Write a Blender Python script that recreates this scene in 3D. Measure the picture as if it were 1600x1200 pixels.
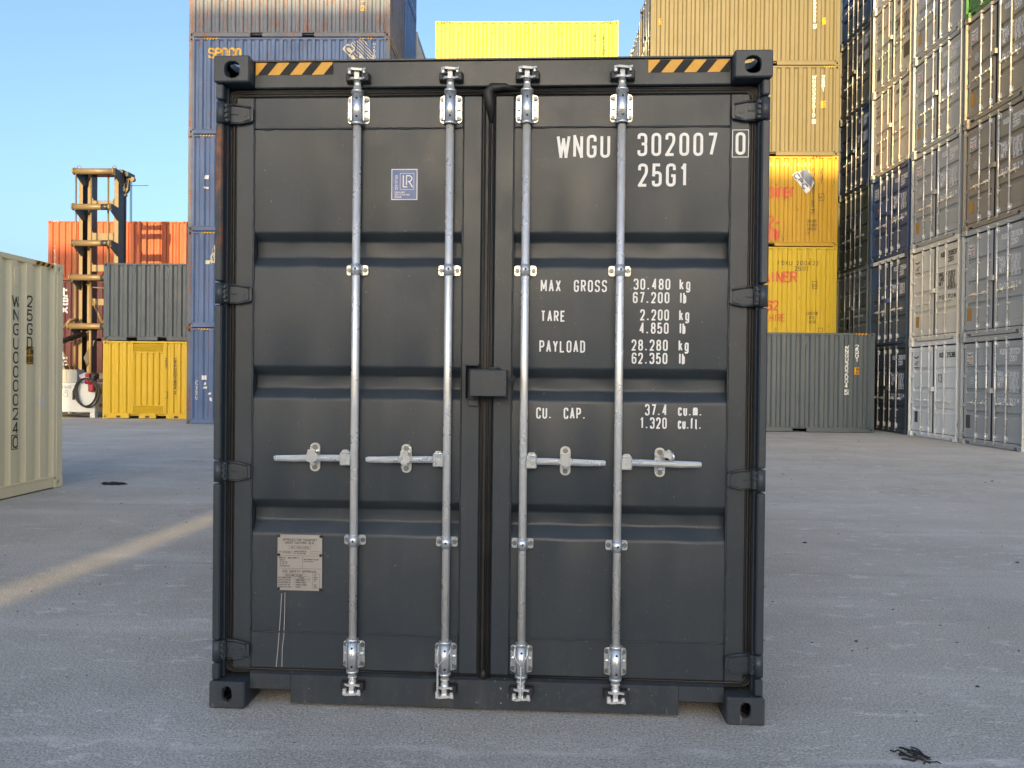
import bpy, bmesh, math, random
from mathutils import Vector, Matrix
from math import radians, sin, cos, pi, tan

random.seed(11)
scene = bpy.context.scene
for o in list(bpy.data.objects):
    bpy.data.objects.remove(o)
col = scene.collection

# ------------------------------------------------------------------ camera, sky, sun, exposure
SUN_AZ = math.atan(0.075)      # light travels towards +Y, a little towards +X
SUN_EL = radians(5.0)
cam_d = bpy.data.cameras.new('camera')
cam = bpy.data.objects.new('camera', cam_d)
col.objects.link(cam)
cam_d.sensor_width = 36.0
cam_d.lens = 1208.6 / 1600 * 36
cam_d.clip_start = 0.05
cam_d.clip_end = 2000
yaw, pitch, roll = -0.0244, -0.0077, 0.0104
fwd = Vector((sin(yaw) * cos(pitch), cos(yaw) * cos(pitch), sin(pitch)))
rgt = Vector((cos(yaw), -sin(yaw), 0))
upv = rgt.cross(fwd)
r2 = rgt * cos(roll) + upv * sin(roll)
u2 = upv * cos(roll) - rgt * sin(roll)
m = Matrix((r2, u2, -fwd)).transposed().to_4x4()
m.translation = Vector((0, 0, 1.4846))
cam.matrix_world = m
scene.camera = cam

world = bpy.data.worlds.new('World')
scene.world = world
world.use_nodes = True
wn = world.node_tree.nodes
wl = world.node_tree.links
wn.clear()
sky = wn.new('ShaderNodeTexSky')
sky.sky_type = 'NISHITA'
sky.sun_disc = False
sky.sun_elevation = SUN_EL
sky.sun_rotation = pi + SUN_AZ
sky.air_density = 0.65
sky.dust_density = 4.8
sky.ozone_density = 1.6
bg = wn.new('ShaderNodeBackground')
bg.inputs['Strength'].default_value = 0.15
wo = wn.new('ShaderNodeOutputWorld')
wl.new(sky.outputs[0], bg.inputs['Color'])
wl.new(bg.outputs[0], wo.inputs['Surface'])

sun_d = bpy.data.lights.new('sun', 'SUN')
sun_d.energy = 2.3
sun_d.angle = radians(0.5)
sun_d.color = (1.0, 0.71, 0.32)
sun = bpy.data.objects.new('sun', sun_d)
col.objects.link(sun)
sdir = Vector((sin(SUN_AZ) * cos(SUN_EL), cos(SUN_AZ) * cos(SUN_EL), -sin(SUN_EL)))
sun.rotation_euler = sdir.to_track_quat('-Z', 'Y').to_euler()
sun.location = (-3, -40, 30)

scene.view_settings.view_transform = 'Standard'
scene.view_settings.look = 'None'
scene.view_settings.gamma = 1.0
scene.view_settings.use_curve_mapping = False
scene.view_settings.exposure = 2.2

# ------------------------------------------------------------------ materials
def nodes_of(name):
    mt = bpy.data.materials.new(name)
    mt.use_nodes = True
    nt = mt.node_tree
    nt.nodes.clear()
    out = nt.nodes.new('ShaderNodeOutputMaterial')
    bs = nt.nodes.new('ShaderNodeBsdfPrincipled')
    nt.links.new(bs.outputs[0], out.inputs['Surface'])
    return mt, nt, bs, out

def N(nt, t, **kw):
    n = nt.nodes.new(t)
    for k, v in kw.items():
        if k in n.inputs:
            n.inputs[k].default_value = v
        else:
            setattr(n, k, v)
    return n

def coords(nt, shift=True):
    tc = nt.nodes.new('ShaderNodeTexCoord')
    if not shift:
        return tc.outputs['Object']
    oi = nt.nodes.new('ShaderNodeObjectInfo')
    mul = N(nt, 'ShaderNodeMath', operation='MULTIPLY')
    mul.inputs[1].default_value = 37.0
    nt.links.new(oi.outputs['Random'], mul.inputs[0])
    add = N(nt, 'ShaderNodeVectorMath', operation='ADD')
    nt.links.new(tc.outputs['Object'], add.inputs[0])
    nt.links.new(mul.outputs[0], add.inputs[1])
    return add.outputs[0]

def noise(nt, co, scale, detail=3.0, rough=0.55, stretch=None):
    if stretch:
        mp = nt.nodes.new('ShaderNodeMapping')
        mp.inputs['Scale'].default_value = stretch
        nt.links.new(co, mp.inputs['Vector'])
        co = mp.outputs[0]
    n = N(nt, 'ShaderNodeTexNoise', Scale=scale, Detail=detail, Roughness=rough)
    nt.links.new(co, n.inputs['Vector'])
    return n.outputs['Fac']

def ramp(nt, val, a, b, lo=0.0, hi=1.0):
    r = N(nt, 'ShaderNodeMapRange')
    r.inputs['From Min'].default_value = a
    r.inputs['From Max'].default_value = b
    r.inputs['To Min'].default_value = lo
    r.inputs['To Max'].default_value = hi
    nt.links.new(val, r.inputs['Value'])
    return r.outputs[0]

def mix(nt, fac, a, b, mode='MIX'):
    mx = N(nt, 'ShaderNodeMix', data_type='RGBA', blend_type=mode)
    for sock, v in ((mx.inputs['Factor'], fac), (mx.inputs['A'], a), (mx.inputs['B'], b)):
        if hasattr(v, 'is_linked') or isinstance(v, bpy.types.NodeSocket):
            nt.links.new(v, sock)
        elif isinstance(v, (int, float)):
            sock.default_value = v
        else:
            sock.default_value = (*v, 1)
    # the RGBA sockets are named alike in the node: pick the colour ones explicitly
    return mx

def cmix(nt, fac, a, b, mode='MIX'):
    mx = nt.nodes.new('ShaderNodeMixRGB')
    mx.blend_type = mode
    for i, v in enumerate((fac, a, b)):
        if isinstance(v, bpy.types.NodeSocket):
            nt.links.new(v, mx.inputs[i])
        elif isinstance(v, (int, float)):
            mx.inputs[i].default_value = v
        else:
            mx.inputs[i].default_value = (*v, 1)
    return mx.outputs[0]

def mul(nt, a, b):
    mm = N(nt, 'ShaderNodeMath', operation='MULTIPLY')
    for i, v in enumerate((a, b)):
        if isinstance(v, bpy.types.NodeSocket):
            nt.links.new(v, mm.inputs[i])
        else:
            mm.inputs[i].default_value = v
    return mm.outputs[0]

def bump(nt, bs, h, strength=0.5, dist=0.01, prev=None):
    b = N(nt, 'ShaderNodeBump', Strength=strength, Distance=dist)
    nt.links.new(h, b.inputs['Height'])
    if prev is not None:
        nt.links.new(prev, b.inputs['Normal'])
    nt.links.new(b.outputs[0], bs.inputs['Normal'])
    return b.outputs[0]

def paint(name, rgb, rust=0.0, fade=0.3, dirt=0.3, rough=0.45, dent=0.4, specks=0.0, spec=0.5):
    mt, nt, bs, out = nodes_of(name)
    co = coords(nt)
    big = noise(nt, co, 0.9, 3)
    c = cmix(nt, ramp(nt, big, 0.3, 0.7), tuple(v * (1 - 0.12 * fade) for v in rgb),
             tuple(min(1, v * (1 + 0.15 * fade) + 0.01 * fade) for v in rgb))
    streak = noise(nt, co, 1.0, 5, 0.6, (13, 13, 0.45))
    cloud = noise(nt, co, 2.3, 6, 0.65)
    dm = mul(nt, ramp(nt, streak, 0.48, 0.72), ramp(nt, cloud, 0.35, 0.7))
    g = sum(rgb) / 3
    dcol = (0.13 + 0.25 * g, 0.125 + 0.22 * g, 0.11 + 0.18 * g)
    c = cmix(nt, mul(nt, dm, 0.55 * dirt), c, dcol)
    fine = noise(nt, co, 38, 4)
    c = cmix(nt, mul(nt, ramp(nt, fine, 0.55, 0.75), 0.12 * dirt), c, (0.3, 0.29, 0.27))
    if specks:
        sp = noise(nt, co, 55, 2, 0.5)
        c = cmix(nt, mul(nt, ramp(nt, sp, 0.735, 0.76), specks), c, (0.35, 0.35, 0.34))
        sc = noise(nt, co, 1.0, 3, 0.5, (60, 60, 9))
        c = cmix(nt, mul(nt, ramp(nt, sc, 0.71, 0.76), 0.5 * specks), c, (0.3, 0.3, 0.3))
    rv = ramp(nt, cloud, 0.3, 0.75, rough - 0.08, rough + 0.14)
    if rust:
        rs = noise(nt, co, 1.0, 7, 0.68, (9, 9, 0.8))
        rp = noise(nt, co, 4.5, 8, 0.7)
        rm = mul(nt, ramp(nt, rs, 0.62 - 0.16 * rust, 0.70 - 0.1 * rust), ramp(nt, rp, 0.56 - 0.2 * rust, 0.62 - 0.12 * rust))
        rc = cmix(nt, ramp(nt, noise(nt, co, 24, 4), 0.35, 0.65), (0.075, 0.028, 0.014), (0.24, 0.085, 0.032))
        c = cmix(nt, rm, c, rc)
        wp = noise(nt, co, 7.0, 6, 0.7)
        c = cmix(nt, mul(nt, ramp(nt, wp, 0.68, 0.70), 0.6 * rust), c, (0.45, 0.46, 0.44))
    nt.links.new(c, bs.inputs['Base Color'])
    nt.links.new(rv, bs.inputs['Roughness'])
    bs.inputs['Specular IOR Level'].default_value = spec
    b1 = bump(nt, bs, noise(nt, co, 1.7, 2), 0.5 * dent, 0.035)
    bump(nt, bs, noise(nt, co, 160, 2), 0.12, 0.0015, b1)
    return mt

def plain(name, rgb, rough=0.6, metallic=0.0, var=0.15, bmp=0.15, scale=30):
    mt, nt, bs, out = nodes_of(name)
    co = coords(nt)
    n = noise(nt, co, scale, 4)
    c = cmix(nt, ramp(nt, n, 0.3, 0.7), tuple(v * (1 - var) for v in rgb), tuple(min(1, v * (1 + var)) for v in rgb))
    nt.links.new(c, bs.inputs['Base Color'])
    nt.links.new(ramp(nt, n, 0.3, 0.7, max(0.05, rough - 0.08), rough + 0.08), bs.inputs['Roughness'])
    bs.inputs['Metallic'].default_value = metallic
    bump(nt, bs, n, bmp, 0.003)
    return mt

def worn(name, rgb, amount=0.35, scale=14):
    mt, nt, bs, out = nodes_of(name)
    co = coords(nt)
    nt.links.new(cmix(nt, ramp(nt, noise(nt, co, 9, 3), 0.3, 0.7), tuple(v * 0.85 for v in rgb), rgb), bs.inputs['Base Color'])
    bs.inputs['Roughness'].default_value = 0.6
    tr = nt.nodes.new('ShaderNodeBsdfTransparent')
    ms = nt.nodes.new('ShaderNodeMixShader')
    f = ramp(nt, noise(nt, co, scale, 6, 0.7), 0.62 - 0.25 * amount, 0.66 - 0.2 * amount)
    nt.links.new(f, ms.inputs['Fac'])
    nt.links.new(bs.outputs[0], ms.inputs[1])
    nt.links.new(tr.outputs[0], ms.inputs[2])
    nt.links.new(ms.outputs[0], out.inputs['Surface'])
    return mt

def zinc(name, rgb=(0.56, 0.585, 0.60), rough=0.36, metallic=0.85):
    mt, nt, bs, out = nodes_of(name)
    co = coords(nt)
    v = N(nt, 'ShaderNodeTexVoronoi', Scale=70.0)
    nt.links.new(co, v.inputs['Vector'])
    sp = noise(nt, co, 12, 4)
    c = cmix(nt, ramp(nt, v.outputs['Color'], 0.0, 1.0, 0.0, 0.35), rgb, tuple(x * 0.8 for x in rgb))
    c = cmix(nt, ramp(nt, sp, 0.45, 0.75, 0, 0.6), c, tuple(x * 0.80 for x in rgb))
    nt.links.new(c, bs.inputs['Base Color'])
    nt.links.new(ramp(nt, sp, 0.3, 0.7, rough - 0.03, rough + 0.10), bs.inputs['Roughness'])
    bs.inputs['Metallic'].default_value = metallic
    bump(nt, bs, noise(nt, co, 45, 3), 0.06, 0.002)
    return mt

M = {}
M['charcoal'] = paint('charcoal_paint', (0.0275, 0.038, 0.049), fade=0.5, dirt=0.28, rough=0.42, dent=0.50, specks=0.22)
M['charcoal_sill'] = paint('scuffed_charcoal_paint', (0.029, 0.039, 0.050), fade=0.5, dirt=0.75, rough=0.5, dent=0.3, specks=0.9)
M['charcoal_rust'] = paint('rust_marked_charcoal_paint', (0.031, 0.040, 0.048), rust=0.6, dirt=0.3, rough=0.5)
M['slate'] = paint('slate_grey_paint', (0.058, 0.080, 0.100), dirt=0.2, rough=0.45)
M['cream'] = paint('cream_paint', (0.85, 0.74, 0.48), dirt=0.18, rough=0.5, fade=0.2)
M['yellow'] = paint('bright_yellow_paint', (0.56, 0.37, 0.008), dirt=0.15, rough=0.45, fade=0.2)
M['yellow_lemon'] = paint('lemon_yellow_paint', (0.50, 0.42, 0.034), dirt=0.12, rough=0.45, fade=0.2)
M['yellow_old'] = paint('aged_yellow_paint', (0.42, 0.25, 0.008), rust=0.12, dirt=0.3, rough=0.5)
M['yellow_worn'] = paint('worn_yellow_paint', (0.50, 0.355, 0.010), rust=0.14, dirt=0.25, rough=0.5)
M['tan'] = paint('tan_paint', (0.098, 0.084, 0.040), dirt=0.15, rough=0.5, fade=0.2)
M['blue_old'] = paint('weathered_blue_paint', (0.055, 0.106, 0.235), rust=0.35, dirt=0.8, rough=0.55, fade=1.0)
M['blue_top'] = paint('weathered_grey_blue_paint', (0.080, 0.105, 0.155), rust=0.75, dirt=0.9, rough=0.55, fade=1.0)
M['blue_post'] = paint('scraped_blue_paint', (0.085, 0.115, 0.165), rust=0.95, dirt=1.0, rough=0.6, fade=1.0)
M['blue'] = paint('clean_blue_paint', (0.06, 0.13, 0.30), rust=0.05, dirt=0.4, rough=0.5)
M['pale'] = paint('pale_grey_paint', (0.46, 0.44, 0.38), dirt=0.4, rough=0.5)
M['orange'] = paint('orange_paint', (0.295, 0.052, 0.011), rust=0.1, dirt=0.25, rough=0.5)
M['maroon'] = paint('maroon_paint', (0.135, 0.032, 0.034), rust=0.1, dirt=0.3, rough=0.5)
M['rustred'] = paint('rust_red_paint', (0.15, 0.036, 0.028), rust=0.1, dirt=0.3, rough=0.5)
M['grey_a'] = paint('mid_grey_paint', (0.39, 0.415, 0.42), dirt=0.25, rough=0.48)
M['grey_b'] = paint('sun_tinted_grey_paint', (0.30, 0.272, 0.222), dirt=0.35, rough=0.48)  # plain grey paint with the brown cast of grazing sun mixed into its colour
M['white'] = paint('white_paint', (0.78, 0.79, 0.77), rust=0.06, dirt=0.3, rough=0.5)
M['ivory'] = paint('ivory_paint', (0.60, 0.55, 0.45), rust=0.06, dirt=0.3, rough=0.5)
M['ivory_cool'] = paint('cool_ivory_paint', (0.74, 0.71, 0.62), rust=0.06, dirt=0.3, rough=0.5)
M['navy'] = paint('navy_paint', (0.035, 0.06, 0.115), dirt=0.4, rough=0.45)
M['royal'] = paint('royal_blue_paint', (0.045, 0.085, 0.18), dirt=0.4, rough=0.45)
M['steelblue'] = paint('steel_blue_paint', (0.06, 0.095, 0.14), dirt=0.4, rough=0.45)
M['olive'] = paint('olive_green_paint', (0.07, 0.08, 0.058), dirt=0.4, rough=0.5)
M['darkslate'] = paint('dark_slate_paint', (0.06, 0.075, 0.085), dirt=0.3, rough=0.45)
M['taupe'] = paint('taupe_grey_paint', (0.12, 0.12, 0.11), rust=0.1, dirt=0.5, rough=0.5)
M['green'] = paint('green_paint', (0.06, 0.19, 0.05), dirt=0.3, rough=0.45)
M['greygreen'] = paint('grey_green_paint', (0.16, 0.175, 0.165), rust=0.08, dirt=0.5, rough=0.5)
M['machine'] = paint('machine_tan_paint', (0.128, 0.094, 0.046), rust=0.30, dirt=0.9, rough=0.45)
M['grease'] = plain('greasy_black_steel', (0.022, 0.023, 0.025), 0.45, 0.0, 0.5, 0.3, 8)
M['rubber'] = plain('black_rubber', (0.014, 0.013, 0.012), 0.42, 0.0, 0.3, 0.2, 25)
M['seal'] = plain('dusty_door_gasket_rubber', (0.0125, 0.012, 0.0118), 0.5, 0.0, 0.4, 0.15, 9)
M['dark'] = plain('dark_steel', (0.02, 0.021, 0.023), 0.55, 0.0, 0.3)
M['zinc'] = zinc('galvanised_steel', (0.86, 0.86, 0.84), 0.27, 0.55)
M['zinc_plate'] = zinc('zinc_plated_bracket', (0.74, 0.77, 0.78), 0.26, 0.80)
M['zinc_dull'] = zinc('dull_galvanised_steel', (0.50, 0.52, 0.53), 0.42, 0.78)
M['bolt'] = plain('bolt_steel', (0.22, 0.23, 0.23), 0.45, 0.8, 0.2)
M['white_mark'] = plain('white_marking', (0.80, 0.81, 0.80), 0.55, 0, 0.05, 0.0)
M['white_worn'] = worn('worn_white_marking', (0.62, 0.63, 0.62), 0.15, 22)
M['black_mark'] = plain('black_marking', (0.035, 0.033, 0.03), 0.6, 0, 0.1, 0.0)
M['amber'] = plain('amber_hazard_film', (0.62, 0.315, 0.014), 0.4, 0, 0.08, 0.0)
M['black_film'] = plain('black_hazard_film', (0.016, 0.016, 0.016), 0.75, 0, 0.3, 0.0, 60)
M['red_worn'] = worn('worn_red_lettering', (0.60, 0.10, 0.055), 0.2, 9)
M['yellow_worn_mark'] = worn('worn_yellow_lettering', (0.66, 0.38, 0.03), 0.12, 8)
M['cream_worn'] = worn('worn_cream_marking', (0.62, 0.58, 0.42), 0.22, 9)
M['blue_mark'] = plain('blue_marking', (0.05, 0.10, 0.25), 0.55, 0, 0.1, 0.0)
M['sticker_blue'] = plain('blue_sticker_film', (0.055, 0.115, 0.30), 0.35, 0, 0.05, 0.0)
M['sticker_white'] = plain('white_sticker_film', (0.66, 0.67, 0.68), 0.4, 0, 0.05, 0.0)
M['paper'] = plain('paper_label', (0.82, 0.77, 0.66), 0.6, 0, 0.08, 0.0)
M['plate'] = plain('etched_metal_plate', (0.40, 0.375, 0.34), 0.42, 0.25, 0.06, 0.05, 4)
M['plate_gold'] = plain('golden_data_plate', (0.42, 0.25, 0.07), 0.45, 0.2, 0.1)
M['plate_dark'] = plain('dark_data_plate', (0.10, 0.09, 0.085), 0.5, 0.2, 0.1)
M['red'] = plain('red_pump_paint', (0.30, 0.014, 0.022), 0.4)
M['tank'] = paint('tank_white_paint', (0.60, 0.63, 0.62), dirt=0.4, rough=0.5)
M['box_grey'] = plain('grey_cabinet_paint', (0.27, 0.28, 0.28), 0.5)
M['plastic'] = plain('crumpled_clear_plastic', (0.48, 0.43, 0.43), 0.3, 0, 0.3, 0.6, 9)
M['glass'] = plain('dark_cab_glass', (0.03, 0.035, 0.04), 0.08, 0, 0.05, 0.0)
M['debris'] = plain('shredded_black_rubber', (0.016, 0.016, 0.016), 0.7, 0, 0.4, 0.4, 20)
M['stone'] = plain('grey_pebble', (0.30, 0.295, 0.28), 0.85, 0, 0.5, 0.4, 60)
M['stone_dark'] = plain('dark_pebble', (0.05, 0.05, 0.05), 0.85, 0, 0.5, 0.4, 60)
M['drip'] = worn('pale_paint_run', (0.40, 0.40, 0.39), 0.1, 12)
M['void'] = plain('shaded_steel_inside', (0.03, 0.032, 0.034), 0.7)

def asphalt():
    mt, nt, bs, out = nodes_of('worn_grey_asphalt')
    co = coords(nt, False)
    big = noise(nt, co, 0.13, 5, 0.6)
    mid = noise(nt, co, 0.8, 7, 0.68)
    c = cmix(nt, ramp(nt, big, 0.35, 0.65), (0.375, 0.355, 0.315), (0.52, 0.49, 0.425))
    c = cmix(nt, ramp(nt, mid, 0.40, 0.70, 0, 0.6), c, (0.64, 0.62, 0.58))
    c = cmix(nt, ramp(nt, noise(nt, co, 0.45, 6, 0.65), 0.56, 0.74, 0, 0.6), c, (0.34, 0.335, 0.32))
    # long tyre wipes across the yard
    tyre = noise(nt, co, 1.0, 6, 0.62, (0.22, 1.5, 1))
    c = cmix(nt, ramp(nt, tyre, 0.55, 0.70, 0, 0.55), c, (0.70, 0.68, 0.64))
    tyre2 = noise(nt, co, 1.0, 5, 0.6, (0.16, 2.6, 1))
    c = cmix(nt, ramp(nt, tyre2, 0.58, 0.74, 0, 0.5), c, (0.33, 0.325, 0.315))
    # pale flakes and scuffs
    fl = noise(nt, co, 1.0, 5, 0.7, (4.2, 9.0, 1))
    flm = mul(nt, ramp(nt, fl, 0.575, 0.62), ramp(nt, noise(nt, co, 0.7, 3), 0.38, 0.55))
    c = cmix(nt, mul(nt, flm, 0.5), c, (0.82, 0.80, 0.75))
    # grit
    g1 = noise(nt, co, 95, 3, 0.6)
    g2 = noise(nt, co, 34, 4, 0.65)
    c = cmix(nt, ramp(nt, g1, 0.52, 0.68, 0, 0.65), c, (0.80, 0.785, 0.75))
    c = cmix(nt, ramp(nt, g1, 0.34, 0.47, 0.75, 0.0), c, (0.19, 0.19, 0.19))
    c = cmix(nt, ramp(nt, g2, 0.30, 0.43, 0.55, 0.0), c, (0.24, 0.237, 0.23))
    c = cmix(nt, ramp(nt, g2, 0.60, 0.70, 0, 0.45), c, (0.75, 0.735, 0.70))
    # a filled joint running across in front of the container
    sx = nt.nodes.new('ShaderNodeSeparateXYZ')
    nt.links.new(co, sx.inputs[0])
    wob = ramp(nt, noise(nt, co, 2.4, 5, 0.6), 0.3, 0.7, -0.045, 0.045)
    ad = N(nt, 'ShaderNodeMath', operation='ADD')
    nt.links.new(sx.outputs['Y'], ad.inputs[0]); nt.links.new(wob, ad.inputs[1])
    sb = N(nt, 'ShaderNodeMath', operation='SUBTRACT')
    nt.links.new(ad.outputs[0], sb.inputs[0]); sb.inputs[1].default_value = 3.06
    ab = N(nt, 'ShaderNodeMath', operation='ABSOLUTE')
    nt.links.new(sb.outputs[0], ab.inputs[0])
    jm = mul(nt, ramp(nt, ab.outputs[0], 0.006, 0.035, 0.6, 0.0), ramp(nt, noise(nt, co, 1.6, 4), 0.4, 0.6))
    c = cmix(nt, jm, c, (0.70, 0.69, 0.66))
    nt.links.new(c, bs.inputs['Base Color'])
    bs.inputs['Roughness'].default_value = 0.85
    bs.inputs['Specular IOR Level'].default_value = 0.3
    b1 = bump(nt, bs, noise(nt, co, 5, 3), 0.3, 0.02)
    b2 = bump(nt, bs, g2, 0.45, 0.012, b1)
    bump(nt, bs, g1, 0.6, 0.008, b2)
    return mt
M['asphalt'] = asphalt()

# ------------------------------------------------------------------ mesh helpers
class MB:
    def __init__(self):
        self.v, self.f, self.s, self.m, self.cur = [], [], [], [], 0

    def add(self, vs, fs, smooth=False):
        b = len(self.v)
        self.v += [tuple(p) for p in vs]
        for f in fs:
            self.f.append([b + i for i in f])
            self.s.append(smooth)
            self.m.append(self.cur)

    def quad(self, *p):
        self.add(p, [tuple(range(len(p)))])

    def box(self, x0, x1, y0, y1, z0, z1, c=0.0, skip=()):
        if x1 < x0: x0, x1 = x1, x0
        if y1 < y0: y0, y1 = y1, y0
        if z1 < z0: z0, z1 = z1, z0
        c = min(c, (x1 - x0) * .45, (y1 - y0) * .45, (z1 - z0) * .45)
        lo, hi = (x0, y0, z0), (x1, y1, z1)
        if c <= 0:
            vs = [(hi[0] if i & 1 else lo[0], hi[1] if i & 2 else lo[1], hi[2] if i & 4 else lo[2]) for i in range(8)]
            fs = {'-x': (0, 4, 6, 2), '+x': (1, 3, 7, 5), '-y': (0, 1, 5, 4), '+y': (2, 6, 7, 3), '-z': (0, 2, 3, 1), '+z': (4, 5, 7, 6)}
            self.add(vs, [f for k, f in fs.items() if k not in skip])
            return
        idx, vs = {}, []
        for i in range(8):
            sg = [1 if i >> a & 1 else -1 for a in range(3)]
            for a in range(3):
                p = []
                for b in range(3):
                    e = hi[b] if sg[b] > 0 else lo[b]
                    p.append(e if b == a else e - sg[b] * c)
                idx[(i, a)] = len(vs)
                vs.append(p)
        fs = []
        nm = 'xyz'
        for a in range(3):
            b, d = (a + 1) % 3, (a + 2) % 3
            for s in (0, 1):
                if ('+' if s else '-') + nm[a] in skip:
                    continue
                ring = [s << a | x << b | y << d for x, y in ((0, 0), (1, 0), (1, 1), (0, 1))]
                f = [idx[(i, a)] for i in ring]
                fs.append(f if s else f[::-1])
        for a in range(3):
            b, d = (a + 1) % 3, (a + 2) % 3
            for x in (0, 1):
                for y in (0, 1):
                    i0 = x << b | y << d
                    i1 = i0 | 1 << a
                    f = [idx[(i0, b)], idx[(i1, b)], idx[(i1, d)], idx[(i0, d)]]
                    fs.append(f if x == y else f[::-1])
        for i in range(8):
            fs.append([idx[(i, 0)], idx[(i, 1)], idx[(i, 2)]])
        self.add(vs, fs)

    def prism(self, poly, y0, y1, axis='y', smooth=False):
        n = len(poly)
        if axis == 'y':
            P = lambda a, b, t: (a, t, b)
        elif axis == 'x':
            P = lambda a, b, t: (t, a, b)
        else:
            P = lambda a, b, t: (a, b, t)
        vs = [P(a, b, y0) for a, b in poly] + [P(a, b, y1) for a, b in poly]
        self.add(vs, [tuple(range(n)), tuple(range(2 * n - 1, n - 1, -1))])
        self.add(vs, [(i, (i + 1) % n, n + (i + 1) % n, n + i) for i in range(n)], smooth)

    def tube(self, pts, r, n=10, caps=True, smooth=True):
        pts = [Vector(p) for p in pts]
        rs = r if isinstance(r, (list, tuple)) else [r] * len(pts)
        t0 = (pts[1] - pts[0]).normalized()
        ref = Vector((0, 0, 1)) if abs(t0.z) < 0.9 else Vector((1, 0, 0))
        nx = t0.cross(ref).normalized()
        vs = []
        for i, p in enumerate(pts):
            if i == 0: t = pts[1] - pts[0]
            elif i == len(pts) - 1: t = pts[-1] - pts[-2]
            else: t = pts[i + 1] - pts[i - 1]
            t.normalize()
            nx = (nx - t * nx.dot(t)).normalized()
            ny = t.cross(nx)
            for k in range(n):
                a = 2 * pi * k / n
                vs.append(p + (nx * cos(a) + ny * sin(a)) * rs[i])
        fs = []
        for i in range(len(pts) - 1):
            for k in range(n):
                k2 = (k + 1) % n
                fs.append((i * n + k, i * n + k2, (i + 1) * n + k2, (i + 1) * n + k))
        self.add(vs, fs, smooth)
        if caps:
            b = len(pts) * n - n
            self.add(vs[:n], [tuple(range(n - 1, -1, -1))])
            self.add(vs[b:], [tuple(range(n))])

    def holed(self, outer, hole, P):
        """outer: rectangle (a0,a1,b0,b1); hole (ca,cb,ra,rb,n); P(a,b)->xyz"""
        a0, a1, b0, b1 = outer
        ca, cb, ra, rb, n = hole
        angs = [2 * pi * k / n for k in range(n)]
        for x, y in ((a0, b0), (a1, b0), (a1, b1), (a0, b1)):
            angs.append(math.atan2(y - cb, x - ca) % (2 * pi))
        angs = sorted(set(round(a, 6) for a in angs))
        vo, vi = [], []
        e = 2.6
        for a in angs:
            dx, dy = cos(a), sin(a)
            t = min((a1 - ca) / dx if dx > 1e-6 else 1e9, (a0 - ca) / dx if dx < -1e-6 else 1e9,
                    (b1 - cb) / dy if dy > 1e-6 else 1e9, (b0 - cb) / dy if dy < -1e-6 else 1e9)
            vo.append((ca + dx * t, cb + dy * t))
            q = (abs(dx / ra) ** e + abs(dy / rb) ** e) ** (-1 / e)
            vi.append((ca + dx * q, cb + dy * q))
        k = len(angs)
        self.add([P(*p) for p in vo + vi], [(i, (i + 1) % k, k + (i + 1) % k, k + i) for i in range(k)])
        return vi

    def mesh(self, name, nmat=1):
        me = bpy.data.meshes.new(name)
        me.from_pydata(self.v, [], self.f)
        me.polygons.foreach_set('use_smooth', self.s)
        me.polygons.foreach_set('material_index', self.m)
        for _ in range(nmat):
            me.materials.append(None)
        me.update()
        bm = bmesh.new()
        bm.from_mesh(me)
        bmesh.ops.remove_doubles(bm, verts=bm.verts, dist=1e-5)
        bmesh.ops.recalc_face_normals(bm, faces=bm.faces)
        bm.to_mesh(me)
        bm.free()
        return me

def rrect(cx, cz, w, h, r, n=3):
    p = []
    for qx, qz, a0 in ((1, -1, -90), (1, 1, 0), (-1, 1, 90), (-1, -1, 180)):
        for k in range(n + 1):
            a = radians(a0 + 90 * k / n)
            p.append((cx + qx * (w / 2 - r) + r * cos(a), cz + qz * (h / 2 - r) + r * sin(a)))
    return p

def ngon(cx, cz, r, n, a0=0.0):
    return [(cx + r * cos(a0 + 2 * pi * k / n), cz + r * sin(a0 + 2 * pi * k / n)) for k in range(n)]

CACHE = {}
def cached(key, fn):
    if key not in CACHE:
        CACHE[key] = fn()
    return CACHE[key]

def put(name, me, mats, parent=None, label=None, loc=None, rotz=None, kind=None):
    o = bpy.data.objects.new(name, me)
    col.objects.link(o)
    if parent is not None:
        o.parent = parent
    if not isinstance(mats, (list, tuple)):
        mats = [mats]
    for i, mt in enumerate(mats):
        o.material_slots[i].link = 'OBJECT'
        o.material_slots[i].material = mt
    if label: o['label'] = label
    if loc is not None: o.location = loc
    if rotz is not None: o.rotation_euler = (0, 0, rotz)
    if kind: o['kind'] = kind
    return o

def thing(name, label, cat, loc=(0, 0, 0), rotz=0.0, group=None):
    o = bpy.data.objects.new(name, None)
    o.empty_display_size = 0.3
    col.objects.link(o)
    o.location = loc
    o.rotation_euler = (0, 0, rotz)
    o['label'] = label
    o['category'] = cat
    if group: o['group'] = group
    return o

def tag(o, label, cat, group=None):
    o['label'] = label
    o['category'] = cat
    if group: o['group'] = group
    return o

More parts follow.
